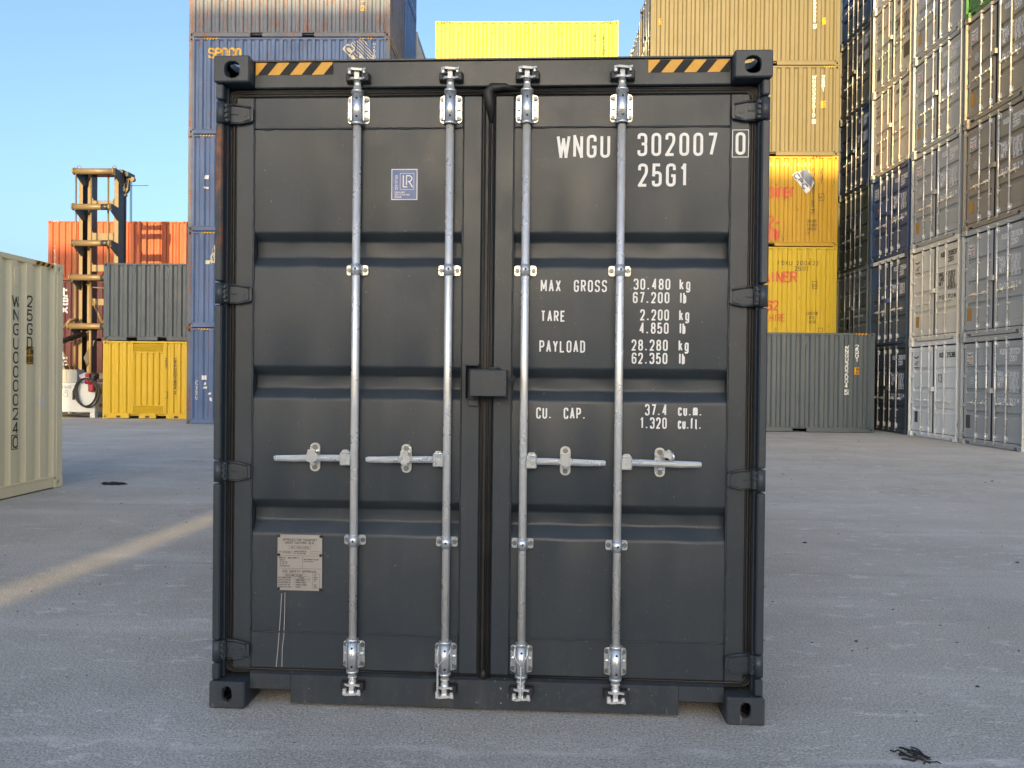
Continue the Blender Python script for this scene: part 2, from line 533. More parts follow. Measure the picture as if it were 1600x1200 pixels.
# ------------------------------------------------------------------ stencil lettering made of strokes
def P_(*pts, closed=False):
    return ([(p + (0,))[:3] for p in pts], closed)
R = .5
GL = {
 '0': [P_((0,0,R),(1,0,R),(1,1,R),(0,1,R), closed=True)],
 '1': [P_((.2,.8),(.6,1),(.6,0))],
 '2': [P_((0,.74),(0,1,R),(1,1,R),(1,.6,.35),(0,0),(1,0))],
 '3': [P_((0,.78),(0,1,R),(1,1,R),(1,.53,.45),(.4,.53)), P_((.4,.53),(1,.53,.45),(1,0,R),(0,0,R),(0,.22))],
 '4': [P_((.72,0),(.72,1),(0,.27),(1,.27))],
 '5': [P_((.95,1),(.08,1),(.03,.5),(.15,.62,.2),(1,.62,R),(1,0,R),(0,0,R),(0,.22))],
 '6': [P_((1,.78),(1,1,R),(0,1,R),(0,0,R),(1,0,R),(1,.57,R),(.1,.57,R),(0,.42))],
 '7': [P_((0,1),(1,1),(.35,0))],
 '8': [P_((.05,.53,.45),(.95,.53,.45),(.95,1,.45),(.05,1,.45), closed=True), P_((0,0,R),(1,0,R),(1,.53,R),(0,.53,R), closed=True)],
 '9': [P_((0,.22),(0,0,R),(1,0,R),(1,1,R),(0,1,R),(0,.43,R),(.9,.43,R),(1,.58))],
 'A': [P_((0,0),(.5,1),(1,0)), P_((.17,.3),(.83,.3))],
 'B': [P_((0,0),(1,0,.45),(1,.53,.45),(0,.53), closed=True), P_((0,.53),(.93,.53,.42),(.93,1,.42),(0,1), closed=True)],
 'C': [P_((1,.74),(1,1,R),(0,1,R),(0,0,R),(1,0,R),(1,.26))],
 'D': [P_((0,0),(1,0,R),(1,1,R),(0,1), closed=True)],
 'E': [P_((1,1),(0,1),(0,0),(1,0)), P_((0,.52),(.8,.52))],
 'F': [P_((1,1),(0,1),(0,0)), P_((0,.5),(.8,.5))],
 'G': [P_((1,.74),(1,1,R),(0,1,R),(0,0,R),(1,0,R),(1,.47),(.55,.47))],
 'H': [P_((0,0),(0,1)), P_((1,0),(1,1)), P_((0,.52),(1,.52))],
 'I': [P_((.5,0),(.5,1))],
 'J': [P_((.9,1),(.9,0,R),(0,0,R),(0,.25))],
 'K': [P_((0,0),(0,1)), P_((1,1),(0,.38)), P_((.36,.6),(1,0))],
 'L': [P_((0,1),(0,0),(1,0))],
 'M': [P_((0,0),(0,1),(.5,.25),(1,1),(1,0))],
 'N': [P_((0,0),(0,1),(1,0),(1,1))],
 'O': [P_((0,0,R),(1,0,R),(1,1,R),(0,1,R), closed=True)],
 'P': [P_((0,0),(0,1),(1,1,.45),(1,.47,.45),(0,.47))],
 'Q': [P_((0,0,R),(1,0,R),(1,1,R),(0,1,R), closed=True), P_((.6,.25),(1.05,-.05))],
 'R': [P_((0,0),(0,1),(1,1,.45),(1,.5,.45),(0,.5)), P_((.5,.5),(1,0))],
 'S': [P_((1,.78),(1,1,R),(0,1,R),(0,.56,.42),(1,.46,.42),(1,0,R),(0,0,R),(0,.22))],
 'T': [P_((.5,0),(.5,1)), P_((0,1),(1,1))],
 'U': [P_((0,1),(0,0,R),(1,0,R),(1,1))],
 'V': [P_((0,1),(.5,0),(1,1))],
 'W': [P_((-.1,1),(.22,0),(.5,.85),(.78,0),(1.1,1))],
 'X': [P_((0,0),(1,1)), P_((0,1),(1,0))],
 'Y': [P_((0,1),(.5,.48),(1,1)), P_((.5,.48),(.5,0))],
 'Z': [P_((0,1),(1,1),(0,0),(1,0))],
 'a': [P_((0,0,.45),(.9,0,.45),(.9,.72,.45),(0,.72,.45), closed=True), P_((.95,.72),(.95,0))],
 'b': [P_((0,0),(0,1)), P_((0,0),(1,0,.45),(1,.72,.45),(0,.72), closed=True)],
 'c': [P_((1,.52),(1,.72,.45),(0,.72,.45),(0,0,.45),(1,0,.45),(1,.2))],
 'e': [P_((0,.38),(1,.38),(1,.72,.45),(0,.72,.45),(0,0,.45),(1,0,.45),(1,.17))],
 'f': [P_((.4,0),(.4,1,.35),(.95,1)), P_((.05,.7),(.85,.7))],
 'g': [P_((0,0,.45),(1,0,.45),(1,.72,.45),(0,.72,.45), closed=True), P_((1,.72),(1,-.26,.45),(0,-.26,.4),(0,-.15))],
 'h': [P_((0,0),(0,1)), P_((0,.72),(1,.72,.5),(1,0))],
 'i': [P_((.5,0),(.5,.72)), P_((.5,.86),(.5,.99))],
 'k': [P_((0,0),(0,1)), P_((.9,.72),(0,.25)), P_((.35,.44),(1,0))],
 'l': [P_((.5,0),(.5,1))],
 'm': [P_((0,0),(0,.72)), P_((0,.72),(.5,.72,.3),(.5,0)), P_((.5,.72),(1,.72,.3),(1,0))],
 'n': [P_((0,0),(0,.72)), P_((0,.72),(1,.72,.5),(1,0))],
 'o': [P_((0,0,.5),(1,0,.5),(1,.72,.5),(0,.72,.5), closed=True)],
 'r': [P_((.15,0),(.15,.72)), P_((.15,.6),(.3,.72,.2),(.9,.72))],
 's': [P_((1,.56),(1,.72,.4),(0,.72,.4),(0,.38,.3),(1,.34,.3),(1,0,.4),(0,0,.4),(0,.16))],
 't': [P_((.4,.95),(.4,0,.35),(.95,0)), P_((.05,.7),(.85,.7))],
 'u': [P_((0,.72),(0,0,.5),(1,0,.5)), P_((1,.72),(1,0))],
 'x': [P_((0,0),(1,.72)), P_((0,.72),(1,0))],
 '.': [P_((.4,0),(.4,.11))],
 ',': [P_((.4,-.03),(.4,.11))],
 '-': [P_((.1,.45),(.9,.45))],
 '/': [P_((0,0),(1,1))],
 '&': [P_((1,0),(.1,.8,.2),(.4,1,.3),(.7,.8,.3),(0,.3,.3),(.4,0,.4),(1,.4))],
}

def strokes(text, x, z, h, w=None, gap=None):
    """polylines of a text line; (x,z) is its lower left corner"""
    w = w or h * .42
    gap = gap if gap is not None else h * .22
    out = []
    cx = x
    for ch in text:
        if ch == ' ':
            cx += w * .6 + gap
            continue
        ww = w
        adv = w
        if ch in '1I': adv = w * .75
        if ch in '.,il': adv = w * (.9 if ch == 'l' else .5)
        if ch in 'mMW': adv = w * 1.15
        if ch == 'm': ww = adv = w * 1.5
        if ch in 'MW': ww = adv = w * 1.32
        off = 0 if ch in 'mMW' else -(w - adv) * .5 if ch in '1I.,il' else (adv - w) * .5
        for pts, closed in GL.get(ch, []):
            pl = []
            n = len(pts)
            for i, (px, pz, r) in enumerate(pts):
                p = Vector((px * ww, pz * h))
                if r <= 0 or (not closed and i in (0, n - 1)):
                    pl.append(p)
                    continue
                a = Vector((pts[i - 1][0] * ww, pts[i - 1][1] * h))
                b = Vector((pts[(i + 1) % n][0] * ww, pts[(i + 1) % n][1] * h))
                la, lb = (a - p).length, (b - p).length
                d = min(r * ww, la * .5, lb * .5)
                da = p + (a - p).normalized() * min(d * 1.0, la * .5)
                db = p + (b - p).normalized() * min(d * 1.0, lb * .5)
                for k in range(5):
                    t = k / 4
                    q = da * (1 - t) ** 2 + p * 2 * t * (1 - t) * .92 + db * t * t
                    q = q / ((1 - t) ** 2 + 2 * t * (1 - t) * .92 + t * t)
                    pl.append(q)
            cl = []
            for q in pl:
                if not cl or (q - cl[-1]).length > 1e-5:
                    cl.append(q)
            if closed and (cl[0] - cl[-1]).length < 1e-5:
                cl.pop()
            out.append(([(q.x + cx + off, q.y + z) for q in cl], closed))
        cx += adv + gap
    return out, cx - gap - x

def stacked(text, cx, ztop, h, w=None, pitch=None):
    """letters one under another, centred on cx"""
    w = w or h * .55
    pitch = pitch or h * 1.28
    out = []
    z = ztop - h
    for ch in text:
        if ch == ' ':
            z -= pitch * .5
            continue
        s, ww = strokes(ch, 0, z, h, w, 0)
        out += [([(a + cx - ww / 2, b) for a, b in p], c) for p, c in s]
        z -= pitch
    return out, z

def ribbon(mb, polys, sw, P, maxlen=None):
    """flat strokes of width sw; hard corners are cut and each piece sits a hair above the last"""
    pieces = []
    for pts, closed in polys:
        p = [Vector(q) for q in pts]
        n = len(p)
        hard = []
        for i in range(n):
            if not closed and i in (0, n - 1):
                continue
            d1 = (p[i] - p[i - 1]).normalized()
            d2 = (p[(i + 1) % n] - p[i]).normalized()
            if d1.dot(d2) < .35:
                hard.append(i)
        if not hard:
            pieces.append((p, closed, False, False))
            continue
        if closed:
            p = p[hard[0]:] + p[:hard[0]] + [p[hard[0]]]
            cuts = [h - hard[0] for h in hard] + [n]
        else:
            cuts = [0] + hard + [n - 1]
        for a, b in zip(cuts, cuts[1:]):
            pieces.append((p[a:b + 1], False, closed or a != 0, closed or b != n - 1))
    for j, (p, closed, e0, e1) in enumerate(pieces):
        p = [q.copy() for q in p]
        if e0: p[0] = p[0] + (p[0] - p[1]).normalized() * sw * .42
        if e1: p[-1] = p[-1] + (p[-1] - p[-2]).normalized() * sw * .42
        if maxlen:
            q = []
            rng = len(p) if closed else len(p) - 1
            for i in range(rng):
                a, b = p[i], p[(i + 1) % len(p)]
                k = max(1, int(math.ceil((b - a).length / maxlen)))
                q += [a + (b - a) * t / k for t in range(k)]
            if not closed:
                q.append(p[-1])
            p = q
        n = len(p)
        L, Rr = [], []
        for i in range(n):
            a = p[i - 1] if (i > 0 or closed) else None
            b = p[(i + 1) % n] if (i < n - 1 or closed) else None
            d1 = (p[i] - a).normalized() if a is not None else None
            d2 = (b - p[i]).normalized() if b is not None else None
            if d1 is None: d1 = d2
            if d2 is None: d2 = d1
            n1 = Vector((-d1.y, d1.x))
            mm = n1 + Vector((-d2.y, d2.x))
            if mm.length < 1e-4:
                mm = n1
            mm.normalize()
            k = min(1 / max(mm.dot(n1), .3), 1.6)
            L.append(p[i] + mm * sw / 2 * k)
            Rr.append(p[i] - mm * sw / 2 * k)
        o = Vector(P(*p[0]))
        nr = (Vector(P(p[0].x + 1e-3, p[0].y)) - o).cross(Vector(P(p[0].x, p[0].y + 1e-3)) - o)
        nr = nr.normalized() * (.00012 * (j % 6))
        vs = [Vector(P(*q)) + nr for q in L] + [Vector(P(*q)) + nr for q in Rr]
        rng = n if closed else n - 1
        mb.add(vs, [(i, (i + 1) % n, n + (i + 1) % n, n + i) for i in range(rng)])

def patch(mb, x0, x1, z0, z1, P, nx=1, nz=1, skew=0.0):
    vs = []
    for j in range(nz + 1):
        for i in range(nx + 1):
            z = z0 + (z1 - z0) * j / nz
            vs.append(P(x0 + (x1 - x0) * i / nx + skew * j / nz, z))
    mb.add(vs, [(j * (nx + 1) + i, j * (nx + 1) + i + 1, (j + 1) * (nx + 1) + i + 1, (j + 1) * (nx + 1) + i) for j in range(nz) for i in range(nx)])

def boxline(x0, x1, z0, z1):
    return [([(x0, z0), (x1, z0), (x1, z1), (x0, z1)], True)]

# ------------------------------------------------------------------ container pieces
HW = 1.219
HC, STD = 2.896, 2.591
PITCH_DEPTH = 0.044

def profile(y0, y1, pitch=0.278):
    n = max(1, round((y1 - y0) / pitch))
    p = (y1 - y0) / n
    pts = [(y0, 0.0)]
    for i in range(n):
        b = y0 + i * p
        pts += [(b + .20 * p, 0.0), (b + .345 * p, PITCH_DEPTH), (b + .655 * p, PITCH_DEPTH), (b + .80 * p, 0.0)]
    pts.append((y1, 0.0))
    return pts

def depth_fn(pts):
    def d(y):
        if y <= pts[0][0] or y >= pts[-1][0]:
            return 0.0
        for (a, da), (b, db) in zip(pts, pts[1:]):
            if a <= y <= b:
                return da + (db - da) * (y - a) / max(b - a, 1e-9)
        return 0.0
    return d

def casting_mesh(sx, sy, sz, fine=True, front=None, side=None):
    """corner casting for x side sx, y end sy (-1 = door end at y 0), sz top/bottom; origin at its outer corner"""
    mb = MB()
    W, D, Hh = 0.162, 0.178, 0.118
    n = 16 if fine else 8
    c = 0.006
    X = lambda a: sx * (a - W)            # a: 0 inner .. W outer face at x=0
    Y = lambda b: -sy * b if sy < 0 else -b     # b: 0 at outer end face
    Z = lambda t: sz * (t - Hh)           # t: 0 inner .. Hh outer face at z=0
    tb = MB()
    tb.box(0, W, 0, D, 0, Hh, c, skip=('-y', '+x', '+z'))
    mb.add([(X(a), Y(b), Z(t)) for a, b, t in tb.v], tb.f)
    fr = front or ((0.076, 0.047, 0.0255, 0.0395) if sz > 0 else (0.081, 0.055, 0.0235, 0.037))
    sd = side or (0.089, 0.05, 0.028, 0.037)
    th = 0.028
    # front face (a,t)
    h = mb.holed((c, W - c, c, Hh - c), fr + (n,), lambda a, t: (X(a), Y(0), Z(t)))
    k = len(h)
    mb.add([(X(a), Y(0), Z(t)) for a, t in h] + [(X(a), Y(th), Z(t)) for a, t in h], [(i, (i + 1) % k, k + (i + 1) % k, k + i) for i in range(k)], True)
    h = mb.holed((c, D - c, c, Hh - c), sd + (n,), lambda b, t: (X(W), Y(b), Z(t)))
    k = len(h)
    mb.add([(X(W), Y(b), Z(t)) for b, t in h] + [(X(W - th), Y(b), Z(t)) for b, t in h], [(i, (i + 1) % k, k + (i + 1) % k, k + i) for i in range(k)], True)
    h = mb.holed((c, W - c, c, D - c), (0.081, 0.089, 0.031, 0.058, n), lambda a, b: (X(a), Y(b), Z(Hh)))
    k = len(h)
    mb.add([(X(a), Y(b), Z(Hh)) for a, b in h] + [(X(a), Y(b), Z(Hh - th)) for a, b in h], [(i, (i + 1) % k, k + (i + 1) % k, k + i) for i in range(k)], True)
    return mb.mesh('corner_casting')

def put_castings(root, mat, L, H, which, fine=False, same=None):
    for sx, sy, sz in which:
        me = cached(('cast', sx, sy, sz, fine), lambda: casting_mesh(sx, sy, sz, fine))
        put('corner_casting', me, mat, root, loc=(sx * HW, 0 if sy < 0 else L, H if sz > 0 else 0))

def casting_mesh_y(sx, sy, sz, fine):
    return casting_mesh(sx, sy, sz, fine)

def side_panel(L, H, sx, pitch=0.278):
    mb = MB()
    pr = profile(0.13, L - 0.13, pitch)
    z0, z1 = 0.155, H - 0.055
    vs, n = [], len(pr)
    for z in (z0, z1):
        vs += [(sx * (HW - 0.008 - d), y, z) for y, d in pr]
    mb.add(vs, [(i, i + 1, n + i + 1, n + i) for i in range(n - 1)])
    return mb.mesh('side_panel')

def end_panel(L, H):
    """corrugated blind end at y = L"""
    mb = MB()
    pr = profile(-HW + 0.12, HW - 0.12, 0.25)
    n = len(pr)
    vs = []
    for z in (0.15, H - 0.10):
        vs += [(x, L - 0.03 - d, z) for x, d in pr]
    mb.add(vs, [(i, i + 1, n + i + 1, n + i) for i in range(n - 1)])
    return mb.mesh('end_panel')

def shell(L, H, skip_sides=(), skip_end=False):
    """roof, floor, plain hidden walls and inner liner of a container"""
    mb = MB()
    i = 0.085
    mb.box(-HW + i, HW - i, 0.17, L - 0.12, 0.10, H - 0.012, 0)
    # roof corrugation ribs
    k = int((L - .5) / .21)
    for j in range(k):
        y = .25 + j * .21
        mb.box(-HW + .12, HW - .12, y, y + .11, H - .012, H - .002, 0, skip=('-z',))
    return mb.mesh('shell')

def post(sx, L, sy, H, lod):
    mb = MB()
    z0, z1 = 0.118, H - 0.118
    if sy > 0:
        mb.box(sx * HW - sx * .002, sx * (HW - .13), L - .125, L - .004, z0, z1, .006)
    else:
        if lod != 'hero':
            mb.box(sx * (HW - .003), sx * (HW - .042), .010, .135, z0, z1, .005)
        mb.box(sx * (HW - .044), sx * (HW - .125), .118, .165, z0, z1, .004)
        if lod == 'hero':
            mb.box(sx * (HW - .010), sx * (HW - .044), .060, .165, z0, z1, .004)
    return mb.mesh('corner_post')

def rail(L, H, sx, top, pockets):
    mb = MB()
    y0, y1 = 0.178, L - 0.178
    if top:
        mb.box(sx * (HW - .003), sx * (HW - .065), y0, y1, H - .072, H - .012, .004)
    else:
        segs = [y0]
        for a, b in pockets:
            segs += [a, b]
        segs.append(y1)
        for a, b in zip(segs[::2], segs[1::2]):
            mb.box(sx * (HW - .004), sx * (HW - .05), a, b, .014, .135, .004)
        mb.box(sx * (HW - .0), sx * (HW - .05), y0 - .02, y1 + .02, .135, .160, .004)
        for a, b in pockets:
            mb.box(sx * (HW - .010), sx * (HW - .05), a - .0, b + .0, .128, .1349, .0)
    return mb.mesh('bottom_rail' if not top else 'top_rail')

POCK = ((2.0, 2.36), (3.70, 4.06))

# --- doors -----------------------------------------------------------------
DY = 0.075            # door panel face behind the casting face
def door_z(H):
    k = (H - 0.162 - 0.158) / (HC - 0.162 - 0.158)
    return lambda z: 0.158 + (z - 0.158) * k

def door_frame(s, H, fine):
    """steel frame of one door leaf; s=-1 left, +1 right (right one a touch narrower at the middle)"""
    zf = door_z(H)
    mb = MB()
    xo, xi = 1.143, 0.0285
    y0, y1 = DY - .0035, DY + .045
    z0, z1 = zf(.158), zf(2.734)
    c = .005
    mb.box(s * xo, s * 1.059, y0, y1, z0, z1, c)
    mb.box(s * .1135, s * xi, y0, y1, z0, z1, c)
    mb.box(s * 1.0592, s * .1133, y0 + .001, y1, zf(2.592), z1 - .001, c)
    mb.box(s * 1.0592, s * .1133, y0 + .001, y1, z0 + .001, zf(.326), c)
    return mb.mesh('door')

def door_panel(s, H, fine):
    zf = door_z(H)
    d = 0.047
    prof = [(zf(2.5915), 0.0)]
    for a, b, c_, e in ((2.125, 2.094, 2.022, 1.971), (1.524, 1.486, 1.428, 1.378), (.921, .882, .826, .766)):
        a, b, c_, e = zf(a), zf(b), zf(c_), zf(e)
        if fine:
            prof += [(a + .010, 0), (a + .003, .001), (a - .003, .006), (b + .004, d - .006), (b - .001, d - .001), (b - .008, d),
                     (c_ + .008, d), (c_ - .001, d - .001), (c_ - .007, d - .006), (e + .010, .006), (e + .003, .0015), (e - .008, 0)]
        else:
            prof += [(a, 0), (b, d), (c_, d), (e, 0)]
    prof.append((zf(.3265), 0.0))
    mb = MB()
    n = len(prof)
    nx = 24 if fine else 1
    vs = []
    rnd = random.Random(5 + s)
    for i in range(nx + 1):
        x = s * (1.0588 + (.1138 - 1.0588) * i / nx)
        for j, (z, dd) in enumerate(prof):
            w = 0
            if fine and 0 < i < nx and 0 < j < n - 1:
                w = .0012 * sin(i * .9 + j * .7 + s) + .0006 * rnd.uniform(-1, 1)
            vs.append((x, DY + dd + w, z))
    mb.add(vs, [(i * n + j, i * n + j + 1, (i + 1) * n + j + 1, (i + 1) * n + j) for i in range(nx) for j in range(n - 1)], fine)
    return mb.mesh('door_panel')

def gasket(s, H, fine):
    """rubber seal round one leaf: two ridges, round corner outside"""
    zf = door_z(H)
    mb = MB()
    z0, z1 = zf(.158) , zf(2.734)
    def run(pts, r, y):
        mb.tube(pts, r, 8 if fine else 4, True, True)
    y = DY + .006
    xo = 1.150
    for off, r, yy in ((0.005, .0062, DY + .006), (0.017, .0045, DY + .008), (0.028, .0062, DY + .010)):
        X = xo + off
        zt, zb = z1 + off + .004, z0 - off * .55 - .003
        k = .03
        pts = [(s * .02, yy, zt), (s * (X - k), yy, zt), (s * (X - .3 * k), yy, zt - .3 * k), (s * X, yy, zt - k),
               (s * X, yy, zb + k), (s * (X - .3 * k), yy, zb + .3 * k), (s * (X - k), yy, zb), (s * .02, yy, zb)]
        run(pts, r, yy)
    # flat web behind the ridges
    mb.box(s * 1.1445, s * 1.186, DY + .008, DY + .030, z0 - .02, z1 + .035)
    mb.box(0.0, s * 1.1443, DY + .008, DY + .030, z1 + .0015, z1 + .036)
    mb.box(0.0, s * 1.1443, DY + .004, DY + .030, z0 - .024, z0 - .0015)
    if s < 0:   # lip between the leaves
        mb.box(-.0275, .0275, DY - .004, DY + .020, z0 - .012, z1 + .030, .003)
        for x, r in ((-.017, .0052), (.006, .0075), (.021, .0045)):
            mb.tube([(x, DY - .005, z0 - .012), (x, DY - .005, z1 + .028)], r, 6)
        if fine:
            mb.tube([(.012, DY - .004, z1 - .12), (.004, DY - .008, z1 - .04), (-.004, DY - .012, z1 + .008), (.012, DY - .010, z1 + .032), (.07, DY - .004, z1 + .038), (.13, DY + .003, z1 + .026)],
                    [.010, .022, .027, .021, .017, .006], 10)
            mb.tube([(.006, DY + .001, z0 + .03), (-.002, DY + .000, z0 + .0), (0, DY + .000, z0 - .020)], [.010, .017, .014], 10)
    return mb.mesh('door_gasket')

def hinge(s, fine):
    """centred on z 0: pin lug on the post, blade over the door edge"""
    mb = MB()
    mb.tube([(s * 1.197, .036, -.046), (s * 1.197, .036, .046)], .0215, 12 if fine else 8)
    mb.box(s * 1.198, s * 1.160, .030, .062, -.042, .044, .006)
    if fine:
        poly = [(1.166, -.044), (1.166, .046), (1.125, .044), (1.068, .031), (1.060, .022), (1.060, -.026), (1.068, -.035), (1.12, -.046)]
        mb.prism([(s * a, b) for a, b in poly], .056, DY - .002)
        mb.prism([(s * a, b) for a, b in [(1.160, -.036), (1.160, .032), (1.118, .030), (1.076, .021), (1.072, -.022), (1.114, -.037)]], .0515, .0562)
        mb.tube([(s * 1.160, .052, .041), (s * 1.12, .052, .039), (s * 1.07, .054, .028)], .0055, 6)
        mb.tube([(s * 1.160, .052, -.041), (s * 1.12, .052, -.042), (s * 1.07, .054, -.032)], .0045, 6)
        mb.box(s * 1.158, s * 1.128, .0475, .052, -.004, .0015, .001)
        for zz in (-.02, .004, .026):
            mb.box(s * 1.178, s * 1.163, .020, .036, zz - .006, zz + .008, .003)
        mb.prism(ngon(s * 1.098, -.004, .011, 10), .0495, .052)
    else:
        poly = [(1.166, -.044), (1.166, .046), (1.125, .044), (1.062, .030), (1.062, -.032), (1.12, -.046)]
        mb.prism([(s * a, b) for a, b in poly], .050, DY - .002)
    return mb.mesh('hinge')

def bar_bracket(large, fine):
    """centred on the bar: bolted plate and half sleeve"""
    mb = MB()
    mb.cur = 0
    if large:
        mb.prism(rrect(0, 0, .097, .120, .014, 4 if fine else 2), DY - .010, DY - .004)
        mb.tube([(0, .040, -.075), (0, .040, .068)], .0245, 16 if fine else 8)
        for z in (-.075, .066):
            mb.tube([(0, .040, z), (0, .040, z + .012)], .0275, 16 if fine else 8)
        if fine:
            for sx in (-1, 1):
                mb.box(sx * .0235, sx * .032, .040, DY - .006, -.055, .055, .002)
                mb.box(sx * .030, sx * .043, DY - .020, DY - .009, -.006, .004, .001)
        bolts = [(sx * .0375, sz * .043) for sx in (-1, 1) for sz in (-1, 1)]
        holes = (-.042, .040)
    else:
        mb.prism(rrect(0, 0, .096, .044, .009, 3 if fine else 1), DY - .010, DY - .004)
        mb.tube([(0, .041, -.024), (0, .041, .024)], .0235, 14 if fine else 6)
        bolts = [(sx * .036, 0) for sx in (-1, 1)]
        holes = (.002,)
    if fine:
        mb.cur = 1
        for x, z in bolts:
            mb.prism(ngon(x, z, .0105, 12), DY - .0125, DY - .0095)
            mb.prism(ngon(x, z, .0075, 6), DY - .019, DY - .0125)
        mb.cur = 2
        for z in holes:
            mb.prism(ngon(.002, z, .0052, 10), .0140, .0180)
    return mb.mesh('bar_bracket', 3 if fine else 1)

def bar(H, fine):
    zf = door_z(H)
    mb = MB()
    mb.tube([(0, .040, zf(.150)), (0, .040, zf(2.765))], .0178, 16 if fine else 8)
    if fine:
        mb.tube([(0, .040, zf(2.760)), (0, .040, zf(2.790))], .0150, 14)
        mb.tube([(0, .040, zf(.115)), (0, .040, zf(.152))], .0155, 14)
        mb.tube([(0, .040, zf(.142)), (0, .040, zf(.150))], .0205, 14)
    return mb.mesh('locking_bar')

def cam(top, fine):
    """hooked cam head at the end of a locking bar, origin on the bar axis"""
    mb = MB()
    z = 1 if top else -1
    mb.tube([(0, .040, 0), (0, .038, z * .030)], [.018, .014], 10 if fine else 6)
    up = [(-.034, .030), (-.030, .052), (-.012, .058), (.012, .058), (.026, .050), (.040, .028), (.036, .014), (.020, .022), (.006, .016), (-.008, .014), (-.024, .020)]
    lo = [(-.038, .012), (-.036, .022), (-.020, .034), (-.012, .054), (.012, .054), (.022, .036), (.044, .018), (.042, .006), (.024, .014), (0, .008), (-.020, .004)]
    mb.prism(up, z * .010, z * .019, 'z')
    mb.prism(lo, z * .046, z * .056, 'z')
    mb.prism([(-.013, .052), (.013, .052), (.010, .024), (-.010, .020)], z * .018, z * .047, 'z')
    if fine:
        mb.box(-.038, -.022, .012, .030, z * .030, z * .052, .003)
        mb.box(.026, .040, .014, .030, z * .034, z * .050, .003)
    return mb.mesh('locking_cam')

def keeper(top, fine):
    mb = MB()
    z = 1 if top else -1
    c = .004 if fine else 0
    mb.box(-.050, -.016, .028, .062, z * .006, z * .040, c)
    mb.box(.018, .054, .022, .062, z * .004, z * .042, c)
    mb.box(-.052, .056, .050, .064, z * .002, z * .046, c)
    return mb.mesh('cam_keeper')

def handle(s, fine):
    """arm reaching outwards (s) from the bar; origin on the bar axis"""
    mb = MB()
    mb.box(s * .012, s * .060, .014, .058, -.031, .027, .004 if fine else 0)
    if fine:
        mb.prism([(s * .018, .0272), (s * .056, .027), (s * .048, .038), (s * .026, .038)], .024, .054)
        mb.tube([(s * .038, .0145, -.003), (s * .038, .0095, -.003)], [.010, .008], 10)
    secs = [(.056, 0, .0140, .009), (.10, 0, .0145, .009), (.17, -.001, .0140, .010), (.22, -.002, .0145, .010), (.265, -.004, .0145, .009), (.30, -.004, .0135, .008), (.350, -.004, .0125, .0075), (.360, -.004, .0095, .005)]
    n = 8
    vs = []
    for x, z, hz, hy in secs:
        for k in range(n):
            a = 2 * pi * (k + .5) / n
            vs.append((s * x, .032 + hy * 1.08 * cos(a), z + hz * 1.08 * sin(a)))
    fs = [(i * n + k, i * n + (k + 1) % n, (i + 1) * n + (k + 1) % n, (i + 1) * n + k) for i in range(len(secs) - 1) for k in range(n)]
    mb.add(vs, fs)
    mb.add(vs[-n:], [tuple(range(n))])
    if fine:
        mb.prism([(s * a, b) for a, b in [(.11, .003), (.17, .005), (.25, .001), (.255, -.004), (.17, -.007), (.11, -.002)]], .0165, .0235)
        mb.prism([(s * a, b) for a, b in [(.262, .003), (.340, .000), (.345, -.004), (.340, -.008), (.262, -.011)]], .0225, .0260)
    return mb.mesh('handle')

def retainer(s, opened, fine):
    mb = MB()
    w = .046
    mb.prism(rrect(0, 0, w, .128, .021, 5 if fine else 2), DY - .010, DY - .004)
    if fine:
        mb.cur = 1
        for z in (-.045, .045):
            mb.prism(ngon(0, z, .0115, 12), DY - .016, DY - .0095)
            mb.prism(ngon(0, z, .0070, 8), DY - .021, DY - .016)
        mb.cur = 0
        mb.box(-.012, .012, .030, DY - .008, -.033, -.020, .003)
        mb.box(-.024, -.014, .050, DY - .008, .022, .034, .002)
        if not opened:
            mb.prism([(-.015, .038), (.017, .038), (.019, .020), (.031, .012), (.025, -.010), (.004, -.021), (-.014, -.016), (-.030, -.001), (-.020, .014)], .006, .019)
            mb.box(-.013, .013, .016, DY - .010, .020, .032, .004)
        else:
            mb.prism([(.012, .050), (.030, .062), (.052, .046), (.056, .022), (.040, .012), (.026, .026), (.010, .030)], .012, .024)
            mb.box(.0, .032, .024, DY - .010, .022, .040, .005)
            mb.tube([(.040, .014, .050), (.052, .008, .034), (.046, .004, .018)], .006, 8)
    else:
        mb.box(-.016, .018, .012, DY - .008, -.016, .030)
    return mb.mesh('handle_retainer', 2 if fine else 1)

def lock_box(fine):
    mb = MB()
    c = .006 if fine else .0
    # open-ended steel box standing out from the door
    mb.box(-.064, .096, -.030, -.022, 1.402, 1.516, .003)
    mb.box(-.064, .096, -.0222, DY - .006, 1.508, 1.520, .003)
    mb.box(-.0625, -.055, -.0218, DY - .006, 1.403, 1.5078, .0)
    mb.box(.087, .0945, -.0218, DY - .006, 1.403, 1.5078, .0)
    if fine:
        mb.box(-.092, -.084, .000, DY - .005, 1.392, 1.542, .002)
        mb.box(-.0835, -.030, .000, DY - .005, 1.534, 1.542, .002)
        mb.box(-.078, -.034, .056, DY - .005, 1.357, 1.384, .002)
        mb.tube([(.094, .0, 1.508), (.100, -.004, 1.490), (.106, -.004, 1.478), (.118, -.002, 1.472), (.126, .004, 1.482), (.126, .012, 1.494)], .0032, 8)
        mb.tube([(.02, -.020, 1.522), (.05, -.014, 1.527), (.07, -.010, 1.522)], [.004, .007, .004], 8)
    return mb.mesh('lock_box')

def header(H, fine):
    mb = MB()
    z0 = H - .125
    mb.box(-1.0568, 1.0568, .060, .16, z0, H - .010, .004)
    mb.box(-1.0568, 1.0568, .052, .40, H - .0098, H - .003, .0)
    return mb.mesh('door_header')

